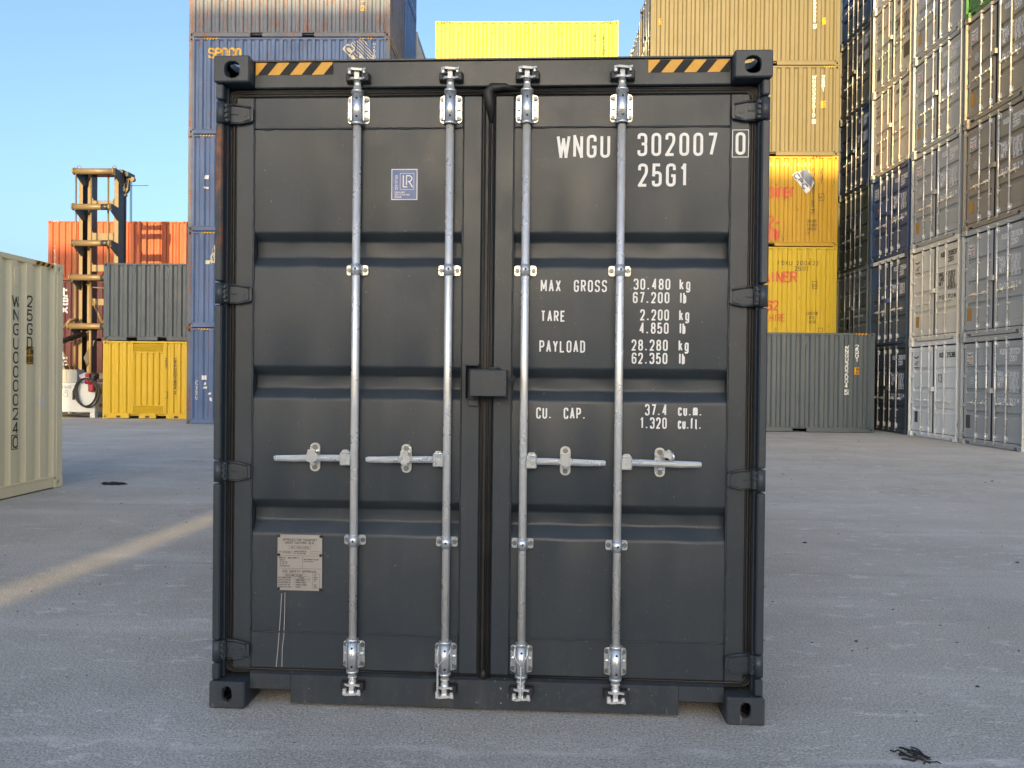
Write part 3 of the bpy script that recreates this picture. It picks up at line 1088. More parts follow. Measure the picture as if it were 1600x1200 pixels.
def sill(H, fine):
    mb = MB()
    # front plate with a notch next to each corner
    for x0, x1, zb in ((-1.0568, -.868, .070), (-.8678, .8608, .012), (.861, 1.0568, .072)):
        mb.box(x0, x1, .058, .068, zb, .138, .0015)
    mb.prism([(.0585, .1382), (.12, .160), (.12, .1382)], -1.0566, 1.0566, 'x')
    mb.box(-.868, -.860, .0682, .30, .014, .072)
    mb.box(.853, .861, .0682, .30, .014, .074)
    mb.box(-1.0568, 1.0568, .0682, .17, .074, .1378)
    return mb.mesh('door_sill')

def add_door_end(root, H, paint_m, lod, zincm, lettering=None, text_mat=None, plate_m=None, extra=None, gask=None, keep_m=None):
    """two door leaves with all their gear at the y = 0 end"""
    fine = lod == 'hero'
    zf = door_z(H)
    gask = gask or M['seal']
    put('door_header', cached(('hdr', H), lambda: header(H, fine)), paint_m, root)
    put('door_sill', cached(('sill', H), lambda: sill(H, fine)), M['charcoal_sill'] if fine else paint_m, root)
    leaves = {}
    for s in (-1, 1):
        d = put('door', cached(('door', s, H, fine), lambda: door_frame(s, H, fine)), paint_m, root)
        leaves[s] = d
        put('door_panel', cached(('dpan', s, H, fine), lambda: door_panel(s, H, fine)), paint_m, d)
        put('door_gasket', cached(('gask', s, H, fine), lambda: gasket(s, H, fine)), gask, d)
        for z in (2.654, 1.848, 1.051, .247):
            o = put('hinge', cached(('hinge', s, fine), lambda: hinge(s, fine)), paint_m, d)
            o.location = (0, 0, zf(z))
        for k, x in enumerate((.583, .169)):
            put('locking_bar', cached(('bar', H, fine), lambda: bar(H, fine)), zincm, d).location = (s * x, 0, 0)
            for z, big in ((2.671, True), (1.957, False), (.751, False), (.238, True)):
                o = put('bar_bracket', cached(('brk', big, fine), lambda: bar_bracket(big, fine)),
                        [M['zinc_plate'], M['bolt'], M['dark']] if fine else zincm, d)
                o.location = (s * x, 0, zf(z))
                if z < .3 and fine:
                    o.rotation_euler = (0, 0, 0)
            for top, z in ((True, 2.782), (False, .128)):
                o = put('locking_cam', cached(('cam', top, fine), lambda: cam(top, fine)), zincm if not fine else M['zinc_dull'] if top else zincm, d)
                o.location = (s * x, 0, zf(z))
                o = put('cam_keeper', cached(('keep', top, fine), lambda: keeper(top, fine)), keep_m or paint_m, root)
                o.location = (s * x, 0, zf(z))
            zh = 1.119
            put('handle', cached(('hand', s, fine), lambda: handle(s, fine)), M['zinc_plate'] if fine else zincm, d).location = (s * x, 0, zf(zh))
            opened = (s == 1 and k == 0 and fine)
            put('handle_retainer', cached(('ret', s, opened, fine), lambda: retainer(s, opened, fine)), [M['zinc_plate'], M['bolt']] if fine else zincm, d).location = (s * (x + .185), 0, zf(zh))
    put('lock_box', cached(('lockbox', fine), lambda: lock_box(fine)), paint_m, leaves[1]).location = (0, 0, zf(1.46) - 1.46)
    return leaves

def text_mesh(lines, P, sw, name='lettering', maxlen=None, extra=()):
    mb = MB()
    for st in lines:
        ribbon(mb, st[0], st[1] if len(st) > 1 else sw, P, maxlen)
    for fn in extra:
        fn(mb)
    return mb.mesh(name)

def front_map(y):
    return lambda x, z: (x, y, z)

def hazard(root, segs, P, nx=8, period=.099, name='hazard_sticker', h_ratio=.45):
    """yellow and black striped stickers: segs of (x0,x1,z0,z1)"""
    mb = MB()
    for x0, x1, z0, z1 in segs:
        h = z1 - z0
        sk = h * .82
        per = period
        x = x0 - sk
        while x < x1:
            for j, wd in enumerate((.53, .47)):
                a = x + (per * .53 if j else 0)
                b = a + per * wd
                mb.cur = j
                # clip parallelogram (a..b at bottom, +sk at top) to x0..x1 in slices
                K = 4
                for q in range(K):
                    zb, zt = z0 + h * q / K, z0 + h * (q + 1) / K
                    ab, bb = a + sk * q / K, b + sk * q / K
                    at, bt = a + sk * (q + 1) / K, b + sk * (q + 1) / K
                    cl = lambda v: min(max(v, x0), x1)
                    p = [cl(ab), cl(bb), cl(bt), cl(at)]
                    if p[1] - p[0] < 1e-5 and p[2] - p[3] < 1e-5:
                        continue
                    mb.quad(P(p[0], zb), P(p[1], zb), P(p[2], zt), P(p[3], zt))
            x += per
    return put(name, mb.mesh(name, 2), [M['amber'], M['black_film']], root)

# ------------------------------------------------------------------ generic containers
def side_map(sx, L, pitch=0.278, lift=.003):
    """X is measured to the right from the panel's right end (negative inside)"""
    d = depth_fn(profile(0.13, L - 0.13, pitch))
    def P(X, z):
        y = L + X if sx > 0 else -X
        dd = min(d(y + k * .012) for k in (-1.5, -1, 0, 1, 1.5))
        return (sx * (HW - .008 - dd + lift), y, z)
    return P

def side_container(label, group, loc, rotz, L, H, mat, sx, lod='side', post_m=None, ends=(), pockets=POCK, pitch=.278, vents=(), rail_m=None, cast_m=None):
    """container seen on its long side sx; ends: which of 'blind','door' can be seen as well"""
    t = thing('shipping_container', label, 'shipping container', loc, rotz, group)
    pm = post_m or mat
    put('shell', cached(('shell', L, H), lambda: shell(L, H)), mat, t)
    for s in (-1, 1):
        put('side_panel', cached(('sp', L, H, s, pitch), lambda: side_panel(L, H, s, pitch)), mat, t)
        put('top_rail', cached(('tr', L, H, s), lambda: rail(L, H, s, True, ())), rail_m or mat, t)
        put('bottom_rail', cached(('brail', L, H, s, pockets), lambda: rail(L, H, s, False, pockets)), rail_m or mat, t)
        for e in (-1, 1):
            put('corner_post', cached(('post', L, H, s, e, 'side'), lambda: post(s, L, e, H, 'side')), pm, t)
    put_castings(t, cast_m or pm, L, H, [(s, e, z) for s in (-1, 1) for e in (-1, 1) for z in (-1, 1)])
    put('end_panel', cached(('endp', L, H), lambda: end_panel(L, H)), mat, t)
    if 'blind' in ends or True:
        mb_key = ('endrails', L, H)
        def er():
            mb = MB()
            mb.box(-1.056, 1.056, L - .10, L - .012, H - .11, H - .012, .004)
            mb.box(-1.056, 1.056, L - .10, L - .012, .02, .150, .004)
            return mb.mesh('end_rail')
        put('end_rail', cached(mb_key, er), pm, t)
    if 'door' in ends:
        add_door_end(t, H, mat, 'mid', M['zinc_dull'], gask=M['seal'])
    else:
        def plain_end():
            mb = MB()
            mb.box(-1.056, 1.056, .07, .12, .02, H - .02, .004)
            return mb.mesh('door_end')
        put('door_end', cached(('pend', L, H), plain_end), mat, t)
    for v in vents:
        def vent_mesh():
            mb = MB()
            mb.box(sx * (HW - .044), sx * (HW - .002), -.045, .045, -.11, .11, .012)
            mb.box(sx * (HW - .040), sx * (HW - .005), -.035, .035, -.125, -.1105, .002)
            return mb.mesh('vent')
        y = L + v if sx > 0 else -v
        put('vent', cached(('vent', sx), vent_mesh), mat, t, loc=(0, y, H - .26))
    return t

def wall_container(label, group, loc, mat, number=None, marks=None, number_mat=None, lod='mid', header_m=None, hardware=None, hidden=False):
    """20 ft standard container of the right-hand wall: doors to -X"""
    H, L = STD, 6.058
    t = thing('shipping_container', label, 'shipping container', loc, -pi / 2, group)
    put('shell', cached(('shell', L, H), lambda: shell(L, H)), mat, t)
    for s in (-1, 1):
        put('side_panel', cached(('sp', L, H, s, .278), lambda: side_panel(L, H, s)), mat, t)
        put('top_rail', cached(('tr', L, H, s), lambda: rail(L, H, s, True, ())), mat, t)
        put('bottom_rail', cached(('brail', L, H, s, POCK), lambda: rail(L, H, s, False, POCK)), mat, t)
        put('corner_post', cached(('post', L, H, s, -1, 'side'), lambda: post(s, L, -1, H, 'side')), mat, t)
    put_castings(t, mat, L, H, [(s, -1, z) for s in (-1, 1) for z in (-1, 1)] + [(s, 1, z) for s in (-1, 1) for z in (-1, 1)])
    leaves = add_door_end(t, H, mat, 'mid', hardware or M['zinc'])
    zf = door_z(H)
    P = front_map(DY - .0045)
    if number:
        nm = number_mat or M['white_mark']
        own, num, typ = number
        ln = []
        ln.append((strokes(own, .30, zf(2.40), .115, .045, .022)[0], .023))
        ln.append((strokes(num, .655, zf(2.40), .115, .047, .022)[0], .023))
        ln.append((strokes(typ, .655, zf(2.22), .115, .047, .022)[0], .023))
        if marks:
            for j, w in enumerate(marks[0]):
                ln.append((strokes(w, .225, zf(1.84 - .135 * j), .098, .046, .020)[0], .021))
            k = 0
            for j, w in enumerate(marks[1]):
                ln.append((strokes(w, .665, zf(1.875 - .088 * j), .062, .027, .012)[0], .013))
            for w, x, z in marks[2]:
                ln.append((strokes(w, x, zf(z), .098, .044, .020)[0], .021))
        for one in ln:
            put('lettering', text_mesh([one], P, .015), nm, leaves[1])
    return t, leaves, zf

def decal(leaf, name, fn, mats):
    mb = MB()
    fn(mb)
    return put(name, mb.mesh(name, len(mats)), mats, leaf)

# ================================================================== the ground and large structure
gm = MB()
gm.quad((-300, -200, 0), (300, -200, 0), (300, 400, 0), (-300, 400, 0))
ground = put('ground', gm.mesh('ground'), M['asphalt'], kind='structure')

GAP = .003
def levels(hs, z0=.002):
    z = z0
    out = []
    for h in hs:
        out.append(z)
        z += h + GAP
    return out

L20 = 6.058
RZ = -pi / 2

# ---- right-hand wall, columns from far (next to the tan stack) to near
WX = 10.554
COLY = {'A': 25.90, 'B': 23.30, 'C': 20.70, 'D': 18.10}
GW = 'containers stacked doors outwards in the long wall'
std_marks = (('MAX.GR.', 'TARE', 'NET'), ('30,480 KG', '67,200 LB', '2,200 KG', '4,850 LB', '28,280 KG', '62,350 LB'), (('CU.CAP.', .225, 1.16), ('33.2 M', .665, 1.16)))
worn_marks = (('MGW', 'NET'), ('30480 KG', '67200 LB', '28240 KG', '62260 LB'), ())
WALL = {
 'A': [('darkslate', ('KUDU', '200870', '22G1'), std_marks, None, 'dark slate container at the foot of the wall, hidden behind the grey one'),
       ('greygreen', ('KUDU', '200427', '22G1'), std_marks, 'black_mark', 'dull grey container with black lettering, in the gap beside the lower worn yellow one'),
       ('olive', ('KUDU', '200516', '22G1'), None, 'black_mark', 'dark olive green container in the gap beside the two yellow ones'),
       ('navy', ('KUDU', '205541', '22G1'), worn_marks, None, 'navy container between the olive one below it and the taupe one above it'),
       ('taupe', ('KUDU', '204417', '22G1'), worn_marks, None, 'sunlit taupe grey container in the narrow gap beside the tan ones'),
       ('navy', None, None, None, 'navy container at the top of the narrow gap, above the taupe one')],
 'B': [('darkslate', ('KUDU', '200879', '22G1'), std_marks, None, 'dark slate container standing on the ground just beyond the white one'),
       ('steelblue', ('KUDU', '125504', '22G1'), worn_marks, None, 'steel blue container with a white door header and a bright blue lock box'),
       ('royal', ('KUDU', '222063', '22G1'), std_marks, None, 'royal blue container with a yellow triangle, under the ivory ones'),
       ('ivory', ('KUDU', '215461', '22G1'), None, 'black_mark', 'ivory container half in sunlight, directly on top of the royal blue one'),
       ('ivory', ('KUDU', '215390', '22G1'), std_marks, 'black_mark', 'sunlit ivory container with a brown plate low on its right door'),
       ('ivory_cool', ('KUDU', '215417', '22G1'), None, 'black_mark', 'pale container cut off by the top edge above the ivory ones')],
 'C': [('white', ('KUDU', '215388 7', ''), None, 'black_mark', 'white container on the ground with the number 13 on its right door'),
       ('ivory_cool', ('KUDU', '200637', '22G1'), std_marks, 'black_mark', 'cream container with brown edges standing on the white one'),
       ('grey_a', ('KUDU', '201934 1', '22G1'), std_marks, None, 'grey container numbered 201934, on top of the cream one'),
       ('grey_a', ('KUDU', '201937 6', '22G1'), std_marks, None, 'grey container numbered 201937, two above the cream one'),
       ('grey_a', ('KUDU', '201941', '22G1'), std_marks, None, 'grey container cut off by the top edge, topmost above the cream one')],
 'D': [('grey_a', ('KUDU', '201931', '22G1'), std_marks, None, 'grey container numbered 201931, on the ground beside the white one'),
       ('grey_a', ('KUDU', '201938', '22G1'), std_marks, None, 'grey container numbered 201938, second from the ground in the nearest stack'),
       ('grey_b', ('KUDU', '201948', '22G1'), std_marks, None, 'warm grey container numbered 201948, third from the ground in the nearest stack'),
       ('grey_b', ('KUDU', '201930', '22G1'), std_marks, None, 'warm grey container numbered 201930, just below the green one'),
       ('green', None, None, None, 'green container of which only the bottom shows in the upper right corner')],
}
def placard_fn(zf, red):
    def fn(mb):
        y = DY - .0085
        P = front_map(y)
        x0, x1, z0, z1 = -1.035, -.77, zf(2.14), zf(2.50)
        mb.cur = 0
        mb.prism([(x0, z0), (x1, z0), (x1, z1), (x0, z1)], y + .0005, y + .005)
        P = front_map(y - .001)
        mb.cur = 1
        h = z1 - z0
        for i in range(8):    # curved band of a ship's bow
            a, b = x0 + .02 + i * .028, x0 + .02 + (i + 1) * .028
            f = lambda t: z1 - h * (.10 + .12 * sin(pi * (t - x0 - .02) / .224))
            mb.quad(P(a, f(a) - h * .07), P(b, f(b) - h * .07), P(b, f(b)), P(a, f(a)))
        patch(mb, x0 + .02, x0 + .245, z0 + h * .05, z0 + h * .11, P)
        patch(mb, x0 + .03, x0 + .09, z0 + h * .16, z0 + h * .27, P)
        mb.cur = 2
        ribbon(mb, strokes('CONTAINERS' if red else 'CONTAINER', x0 + .022, z0 + h * .46, h * .12, .016, .0075)[0], .006, P)
        patch(mb, x0 + .11, x0 + .24, z0 + h * .19, z0 + h * .24, P)
        ribbon(mb, strokes('HIRE', x0 + .12, z0 + h * .30, h * .10, .016, .009)[0], .006, P)
    return fn
def ring_fn(zf, x, z, r):
    def fn(mb):
        P = front_map(DY - .0045)
        ribbon(mb, [([(x + r * cos(2 * pi * k / 20), zf(z) + r * 1.25 * sin(2 * pi * k / 20)) for k in range(20)], True)], .016, P)
        ribbon(mb, [([(x - .0 * r, zf(z) - r * .6), (x, zf(z) + r * .6)], False), ([(x - r * .45, zf(z) - r * .3), (x + r * .45, zf(z) + r * .25)], False)], .018, P)
    return fn
def rect_fn(x0, x1, z0, z1, t=.004):
    def fn(mb):
        mb.box(x0, x1, DY - .0045 - t, DY - .0042, z0, z1, .001)
    return fn

zlev = levels([STD] * 7)
for cname, items in WALL.items():
    for k, (mname, num, marks, tm, lab) in enumerate(items):
        hw = M['zinc_dull'] if cname == 'A' else M['zinc']
        if mname in ('ivory', 'ivory_cool', 'white'):
            hw = M[mname]
        t, lv, zf = wall_container(lab, GW, (WX, COLY[cname], zlev[k]), M[mname], num, marks, M[tm] if tm else None, hardware=hw)
        key = cname + str(k)
        if cname == 'D' and k < 4 or cname == 'C' and k in (2, 3, 4):
            decal(lv[-1], 'placard', placard_fn(zf, cname == 'D'), [M['sticker_white'], M['black_mark'], M['red_worn'] if k != 0 else M['amber']])
            decal(lv[-1], 'emblem', ring_fn(zf, -.80, 1.72, .065), [M['white_mark']])
            decal(lv[-1], 'data_plate', rect_fn(-1.04, -.86, zf(.42), zf(.78)), [M['plate_dark'] if k == 0 else M['plate_gold']])
        if key in ('C0', 'C1'):
            decal(lv[-1], 'placard', lambda mb: [ribbon(mb, [([(-1.03, zf(2.46)), (-.96, zf(2.42)), (-.86, zf(2.42)), (-.77, zf(2.47))], False)], .035, front_map(DY - .0045)),
                                                  patch(mb, -1.03, -.78, zf(2.10), zf(2.13), front_map(DY - .0045)),
                                                  ribbon(mb, strokes('HIRE', -1.0, zf(2.19), .07, .03, .015)[0], .010, front_map(DY - .0045)),
                                                  patch(mb, -.93, -.76, zf(2.29), zf(2.305), front_map(DY - .0045))], [M['black_mark']])
            decal(lv[-1], 'data_plate', rect_fn(-.96, -.80, zf(.42), zf(.76)), [M['plate_dark'] if key == 'C0' else M['plate_gold']])
        if key == 'C0':
            decal(lv[1], 'lettering', lambda mb: ribbon(mb, strokes('13', .235, zf(1.67), .20, .075, .045)[0], .024, front_map(DY - .0045)), [M['black_mark']])
        if key == 'B1':
            put('header_cover', cached('hc', lambda: (lambda mb: (mb.box(-1.05, 1.05, .052, .0595, STD - .122, STD - .014, .002), mb.mesh('header_cover'))[1])(MB())), M['white'], t)
            put('lock_box_cover', cached('lbc', lambda: (lambda mb: (mb.box(-.068, .100, -.036, DY - .02, 1.398, 1.524, .004), mb.mesh('lock_box_cover'))[1])(MB())), M['sticker_blue'], lv[1]).location = (0, 0, zf(1.46) - 1.46)
            decal(lv[-1], 'paint_patch', rect_fn(-1.04, -.78, zf(1.95), zf(2.58), .001), [M['blue_mark']])
            decal(lv[-1], 'emblem', lambda mb: mb.prism(ngon(-.40, zf(1.05), .075, 14), DY - .0062, DY - .0045), [M['sticker_white']])
            decal(lv[-1], 'emblem', lambda mb: mb.prism(rrect(-.40, zf(1.62), .16, .09, .04), DY - .0062, DY - .0045), [M['sticker_white']])
            decal(lv[-1], 'data_plate', rect_fn(-.95, -.78, zf(.80), zf(1.12)), [M['plate_dark']])
        if key == 'B2':
            decal(lv[-1], 'placard', placard_fn(zf, False), [M['sticker_white'], M['black_mark'], M['blue_mark']])
            decal(lv[-1], 'emblem', lambda mb: mb.prism(ngon(-.42, zf(2.42), .07, 14), DY - .0062, DY - .0045), [M['sticker_white']])
            decal(lv[-1], 'warning_triangle', lambda mb: mb.prism([(-.83, zf(1.78)), (-.72, zf(1.78)), (-.775, zf(1.62))], DY - .0062, DY - .0045), [M['amber']])
            decal(lv[-1], 'data_plate', rect_fn(-.95, -.78, zf(.50), zf(.85)), [M['plate_dark']])
        if key in ('B3', 'B4'):
            decal(lv[-1], 'placard', lambda mb: [ribbon(mb, [([(-1.0, zf(2.44)), (-.92, zf(2.40)), (-.80, zf(2.44))], False)], .03, front_map(DY - .0045)), patch(mb, -1.0, -.80, zf(2.10), zf(2.13), front_map(DY - .0045)), ribbon(mb, strokes('HIRE', -.97, zf(2.2), .07, .03, .015)[0], .01, front_map(DY - .0045))], [M['black_mark']])
            decal(lv[-1], 'data_plate', rect_fn(-1.0, -.80, zf(.40), zf(.80)), [M['plate_dark']])
        if key == 'B4':
            decal(lv[1], 'data_plate', rect_fn(.70, 1.04, zf(.45), zf(.92)), [M['plate_dark']])
        if key == 'A1':
            decal(lv[-1], 'data_plate', rect_fn(-.60 + .15, -.25, zf(.70), zf(1.1)), [M['dark']])

# ---- tan and yellow stack, long sides to the camera (doors towards -X)
RX, RY = 9.775, 25.06
GT = 'containers of the stack beside the long wall'
zl = levels([HC] * 5)
def side_stack(x_right, yfront, z, H, mat, label, group, L=L20, **kw):
    return side_container(label, group, (x_right - L, yfront + HW, z), RZ, L, H, mat, 1, **kw)

SP = side_map(1, L20)
def side_text(t, lines, mat, P=SP, name='lettering', maxlen=.03, sw=.02):
    for ln in lines:
        put(name, text_mesh([ln], P, sw, name, maxlen), mat, t)

def vertical_marks(t, num, typ, h=.115, xn=-.80, xt=-.50, ztop=2.35, mat=None, pitch=None, box=True, P=SP):
    w = h * .62
    st, ze = stacked(num, xn, ztop, h, w, pitch or h * 1.30)
    ln = [(st, h * .17)]
    if typ:
        s2, z2 = stacked(typ, xt, ztop, h, w, pitch or h * 1.30)
        ln.append((s2, h * .17))
    if box:
        pz = (pitch or h * 1.30)
        last = ze + pz
        ln.append((boxline(xn - w * .85, xn + w * .85, last - h * .15, last + h * 1.15), h * .1))
    return side_text(t, ln, mat or M['white_mark'], P)

def size_sticker(t, X, z, w=.15, h=.22, mat=None, P=SP):
    mb = MB()
    mb.cur = 0
    patch(mb, X - w / 2, X + w / 2, z - h / 2, z + h / 2, P, 4, 1)
    mb.cur = 1
    Q = lambda a, b: tuple(c + (.0015 if i == 0 else 0) * (1 if P(a, b)[0] > 0 else -1) for i, c in enumerate(P(a, b)))
    ribbon(mb, strokes('2.9m', X - w * .38, z + h * .08, h * .28, h * .10, h * .06)[0], h * .06, Q, .03)
    ribbon(mb, strokes('9.6ft', X - w * .40, z - h * .36, h * .28, h * .09, h * .05)[0], h * .06, Q, .03)
    ribbon(mb, boxline(X - w * .46, X + w * .46, z - h * .46, z + h * .46), h * .035, Q, .03)
    return put('size_sticker', mb.mesh('size_sticker', 2), [mat or M['amber'], M['black_mark']], t)

def rail_hazard(t, x0, x1, H, period=.10):
    return hazard(t, [(x0, x1, H - .068, H - .018)], lambda X, z: (HW - .0015, L20 + X, z), period=period)

tan0 = side_stack(RX, RY, zl[0], HC, M['slate'], 'slate grey container at the foot of the tan and yellow stack, behind the grey one', GT)
yel2 = side_stack(RX, RY, zl[1], HC, M['yellow_worn'], 'worn yellow container with faded red AINER and HIRE lettering', GT, vents=(-.86,), pitch=.30)
P30 = side_map(1, L20, .30)
side_text(yel2, [(strokes('CONTAINER', -3.22, 1.77, .30, .17, .055)[0], .062), (strokes('62', -2.21, .86, .28, .14, .06)[0], .055), (strokes('FOR HIRE', -2.58, .50, .22, .088, .04)[0], .035)], M['red_worn'], P30)
side_text(yel2, [(strokes('FSKU 200422', -1.88, 2.31, .12, .07, .055)[0], .018), (strokes('25G1', -1.34, 2.13, .12, .07, .055)[0], .018),
                 (boxline(-.78, -.62, 1.55, 1.78), .015), (strokes('9.6', -.76, 1.60, .09, .025, .012)[0], .01),
                 (strokes('CAUTION', -.93, .72, .085, .034, .018)[0], .012), (strokes('9 6', -.85, .58, .085, .034, .018)[0], .012), (strokes('HIGH', -.85, .44, .085, .034, .018)[0], .012),
                 (boxline(-.56, -.44, .18, .29), .012)], M['black_mark'], P30)
yel1 = side_stack(RX, RY, zl[2], HC, M['yellow_old'], 'golden yellow container with red ainer lettering and a blue and white diamond emblem', GT)
side_text(yel1, [(strokes('Container', -2.93, 1.58, .42, .13, .055)[0], .072), (strokes('52-', -2.46, .60, .36, .16, .08)[0], .07)], M['red_worn'])
def red_badge():
    mb = MB()
    mb.cur = 0
    for k in range(12):
        patch(mb, -2.75 + k * .075, -2.75 + (k + 1) * .075, .20 + (.06 if k == 11 else 0), .56 - (.06 if k == 11 else 0), SP, 1, 1)
    mb.cur = 1
    Q = lambda a, b: (SP(a, b)[0] + .002,) + SP(a, b)[1:]
    ribbon(mb, strokes('hiring', -2.62, .27, .24, .075, .04)[0], .03, Q, .03)
    return mb.mesh('emblem', 2)
put('emblem', red_badge(), [M['red_worn'], M['yellow_old']], yel1)
side_text(yel1, [(strokes('LEASE & HIRE SALES', -2.83, 2.58, .10, .055, .06)[0], .016)], M['cream_worn'])
vertical_marks(yel1, 'FUKU381165 7', '25G1', .098, -.79, -.53, 2.50, M['black_mark'], .125, True)
side_text(yel1, [(boxline(-.62, -.45, 1.48, 1.70), .014), (strokes('9.6', -.60, 1.55, .08, .025, .012)[0], .01)] +
          [(strokes(s, -.98, .78 - j * .13, .085, .030, .015)[0], .011) for j, s in enumerate(('CAUTION', '9 6 HIGH', 'CONTAIN', 'ER'))], M['black_mark'])

def diamond_logo(cx, cz, sc, P, ang=-42):
    mb = MB()
    a = radians(ang)
    def T(x, z):
        return (cx + sc * (x * cos(a) - z * sin(a)), cz + sc * (x * sin(a) + z * cos(a)))
    def poly(pts, lift, m):
        mb.cur = m
        # slice the polygon (convex) into thin strips that follow the corrugation
        w = [T(*p) for p in pts]
        xs = [p[0] for p in w]
        n = max(2, int((max(xs) - min(xs)) / .035))
        def span(x):
            zz = []
            for (ax, az), (bx, bz) in zip(w, w[1:] + w[:1]):
                if min(ax, bx) - 1e-9 <= x <= max(ax, bx) + 1e-9 and abs(ax - bx) > 1e-9:
                    zz.append(az + (bz - az) * (x - ax) / (bx - ax))
            return (min(zz), max(zz)) if zz else None
        lo, hi = min(xs) + 1e-6, max(xs) - 1e-6
        prev = None
        for i in range(n + 1):
            x = lo + (hi - lo) * i / n
            s = span(x)
            if prev and s:
                q = [P(prev[0], prev[1]), P(x, s[0]), P(x, s[1]), P(prev[0], prev[2])]
                mb.quad(*[(c[0] + lift, c[1], c[2]) for c in q])
            prev = (x, s[0], s[1]) if s else None
    poly([(-.60, -.16), (.62, -.16), (.62, .14), (-.60, .14)], 0.0, 0)
    poly([(-.52, .16), (.58, .16), (.42, .52), (-.22, .66), (-.44, .52)], 0.0, 0)
    for k in range(5):
        z = .20 + k * .085
        x0 = -.47 + max(0, k - 3) * .09
        x1 = .53 - k * .055
        poly([(x0, z), (x1, z), (x1, z + .056), (x0, z + .056)], .022, 1)
    st = strokes('CPC', -.52, -.10, .20, .22, .11)[0]
    mb.cur = 1
    ribbon(mb, [([T(*q) for q in p], c) for p, c in st], .06 * sc, lambda x, z: (P(x, z)[0] + .026,) + P(x, z)[1:], .03)
    return mb.mesh('emblem', 2)
put('emblem', diamond_logo(-1.17, 2.06, .62, lambda X, z: (SP(X, z)[0] + .004,) + SP(X, z)[1:], -52), [M['sticker_white'], M['blue_mark']], yel1)
rail_hazard(yel1, -.86, -.50, HC)
tanb = side_stack(RX, RY, zl[3], HC, M['tan'], 'lower of the two tan containers, above the golden yellow one', GT, ends=('door',), vents=(-1.5,))
vertical_marks(tanb, 'WNGU302010 5', '25G1', .098, -.80, -.51, 2.58, M['white_mark'], .135)
size_sticker(tanb, -.50, 1.66)
rail_hazard(tanb, -.50, -.18, HC, .08)
tant = side_stack(RX, RY, zl[4], HC, M['tan'], 'upper of the two tan containers, cut off by the top edge', GT, ends=('door',))
vertical_marks(tant, 'WNGU300008 5', '25G1', .098, -.81, -.51, 2.72, M['white_mark'], .135)
size_sticker(tant, -.53, 1.42)
size_sticker(tant, -5.75, 1.40, .10, .20)

# ---- grey container on the ground in front of that stack
GX, GY = 9.935, 22.60
grey1 = side_stack(GX, GY, .002, HC, M['slate'], 'slate grey container standing on the ground beneath the worn yellow one', None, vents=(-.82, -1.98, -3.1, -4.3), ends=('blind',), pockets=((2.0, 2.36), (3.72, 4.12)))
vertical_marks(grey1, 'WNGU302004 5', '25G1', .105, -.80, -.51, 2.54, M['white_mark'], .125)
size_sticker(grey1, -.52, 1.79)
rail_hazard(grey1, -.56, -.20, HC, .095)

# ---- stacks behind the tan one: only their door ends rise above it
GB = 'containers in the rows behind the tan stack'
def plain_stack(x_right, yfront, hs, mats, labels, group, **kw):
    for z, H, mm, lb in zip(levels(hs), hs, mats, labels):
        side_stack(x_right, yfront, z, H, M[mm], lb, group, **kw)

# ---- left stack of old blue containers
LX, LY = -4.30, 23.0
GL_ = 'weathered blue containers in the tall stack'
zb = levels([HC] * 5)
labs = ['bottom one of the weathered blue containers, standing on the ground with a small white sticker',
        'weathered blue container with a pale three-armed emblem, second from the ground',
        'weathered blue container with two white paper scraps, in the middle of its stack',
        'weathered blue container with yellow seaco lettering and a diamond emblem',
        'rust-streaked grey blue container at the top of the stack, its upper half in sunlight']
blues = []
for k in range(5):
    blues.append(side_stack(LX, LY, zb[k], HC, M['blue_top'] if k == 4 else M['blue_old'], labs[k], GL_, post_m=M['blue_post'], ends=('blind',), pitch=.24 if k in (3, 4) else .30,
                            pockets=((1.86, 2.22), (3.42, 3.78)) if k in (4,) else ()))
P24 = side_map(1, L20, .24)
P30b = side_map(1, L20, .30)
side_text(blues[3], [(strokes('seaco', -5.44, 2.30, .36, .145, .055)[0], .055)], M['yellow_worn_mark'], P24)
put('emblem', diamond_logo(-1.00, 2.30, .80, P24, -45), [M['cream_worn'], M['blue_mark']], blues[3])
vertical_marks(blues[3], 'CXSU117042 6', '25G1', .115, -.82, -.47, 2.72, M['white_worn'], .17, True, P24)
vertical_marks(blues[4], 'CXSU116833 2', '25G1', .115, -.82, -.50, 2.70, M['yellow_worn_mark'], .17, True, P24)
for k, (a, b) in enumerate(((-5.70, -5.34), (-5.62, -5.24), (-5.68, -5.30), (-5.58, -5.18))):
    rail_hazard(blues[k], a, b, HC, .09)
rail_hazard(blues[3], -.90, -.78, HC, .09)
rail_hazard(blues[3], -.66, -.50, HC, .09)
def scraps(owner, items):
    for X, z, w, h, sk in items:
        mb = MB()
        patch(mb, X - w / 2, X + w / 2, z - h / 2, z + h / 2, lambda a, b: (P30b(a, b)[0] + .006,) + P30b(a, b)[1:], 6, 1, sk)
        put('sticker', mb.mesh('sticker'), M['sticker_white'], owner)
scraps(blues[2], [(-5.50, 1.62, .12, .12, .03), (-5.48, 1.30, .14, .05, -.02)])
scraps(blues[0], [(-5.52, 1.40, .13, .13, 0), (-5.51, 1.22, .05, .08, .02), (-5.50, 1.10, .10, .06, .02), (-5.36, .92, .08, .06, .03), (-5.30, .75, .06, .10, -.02)])
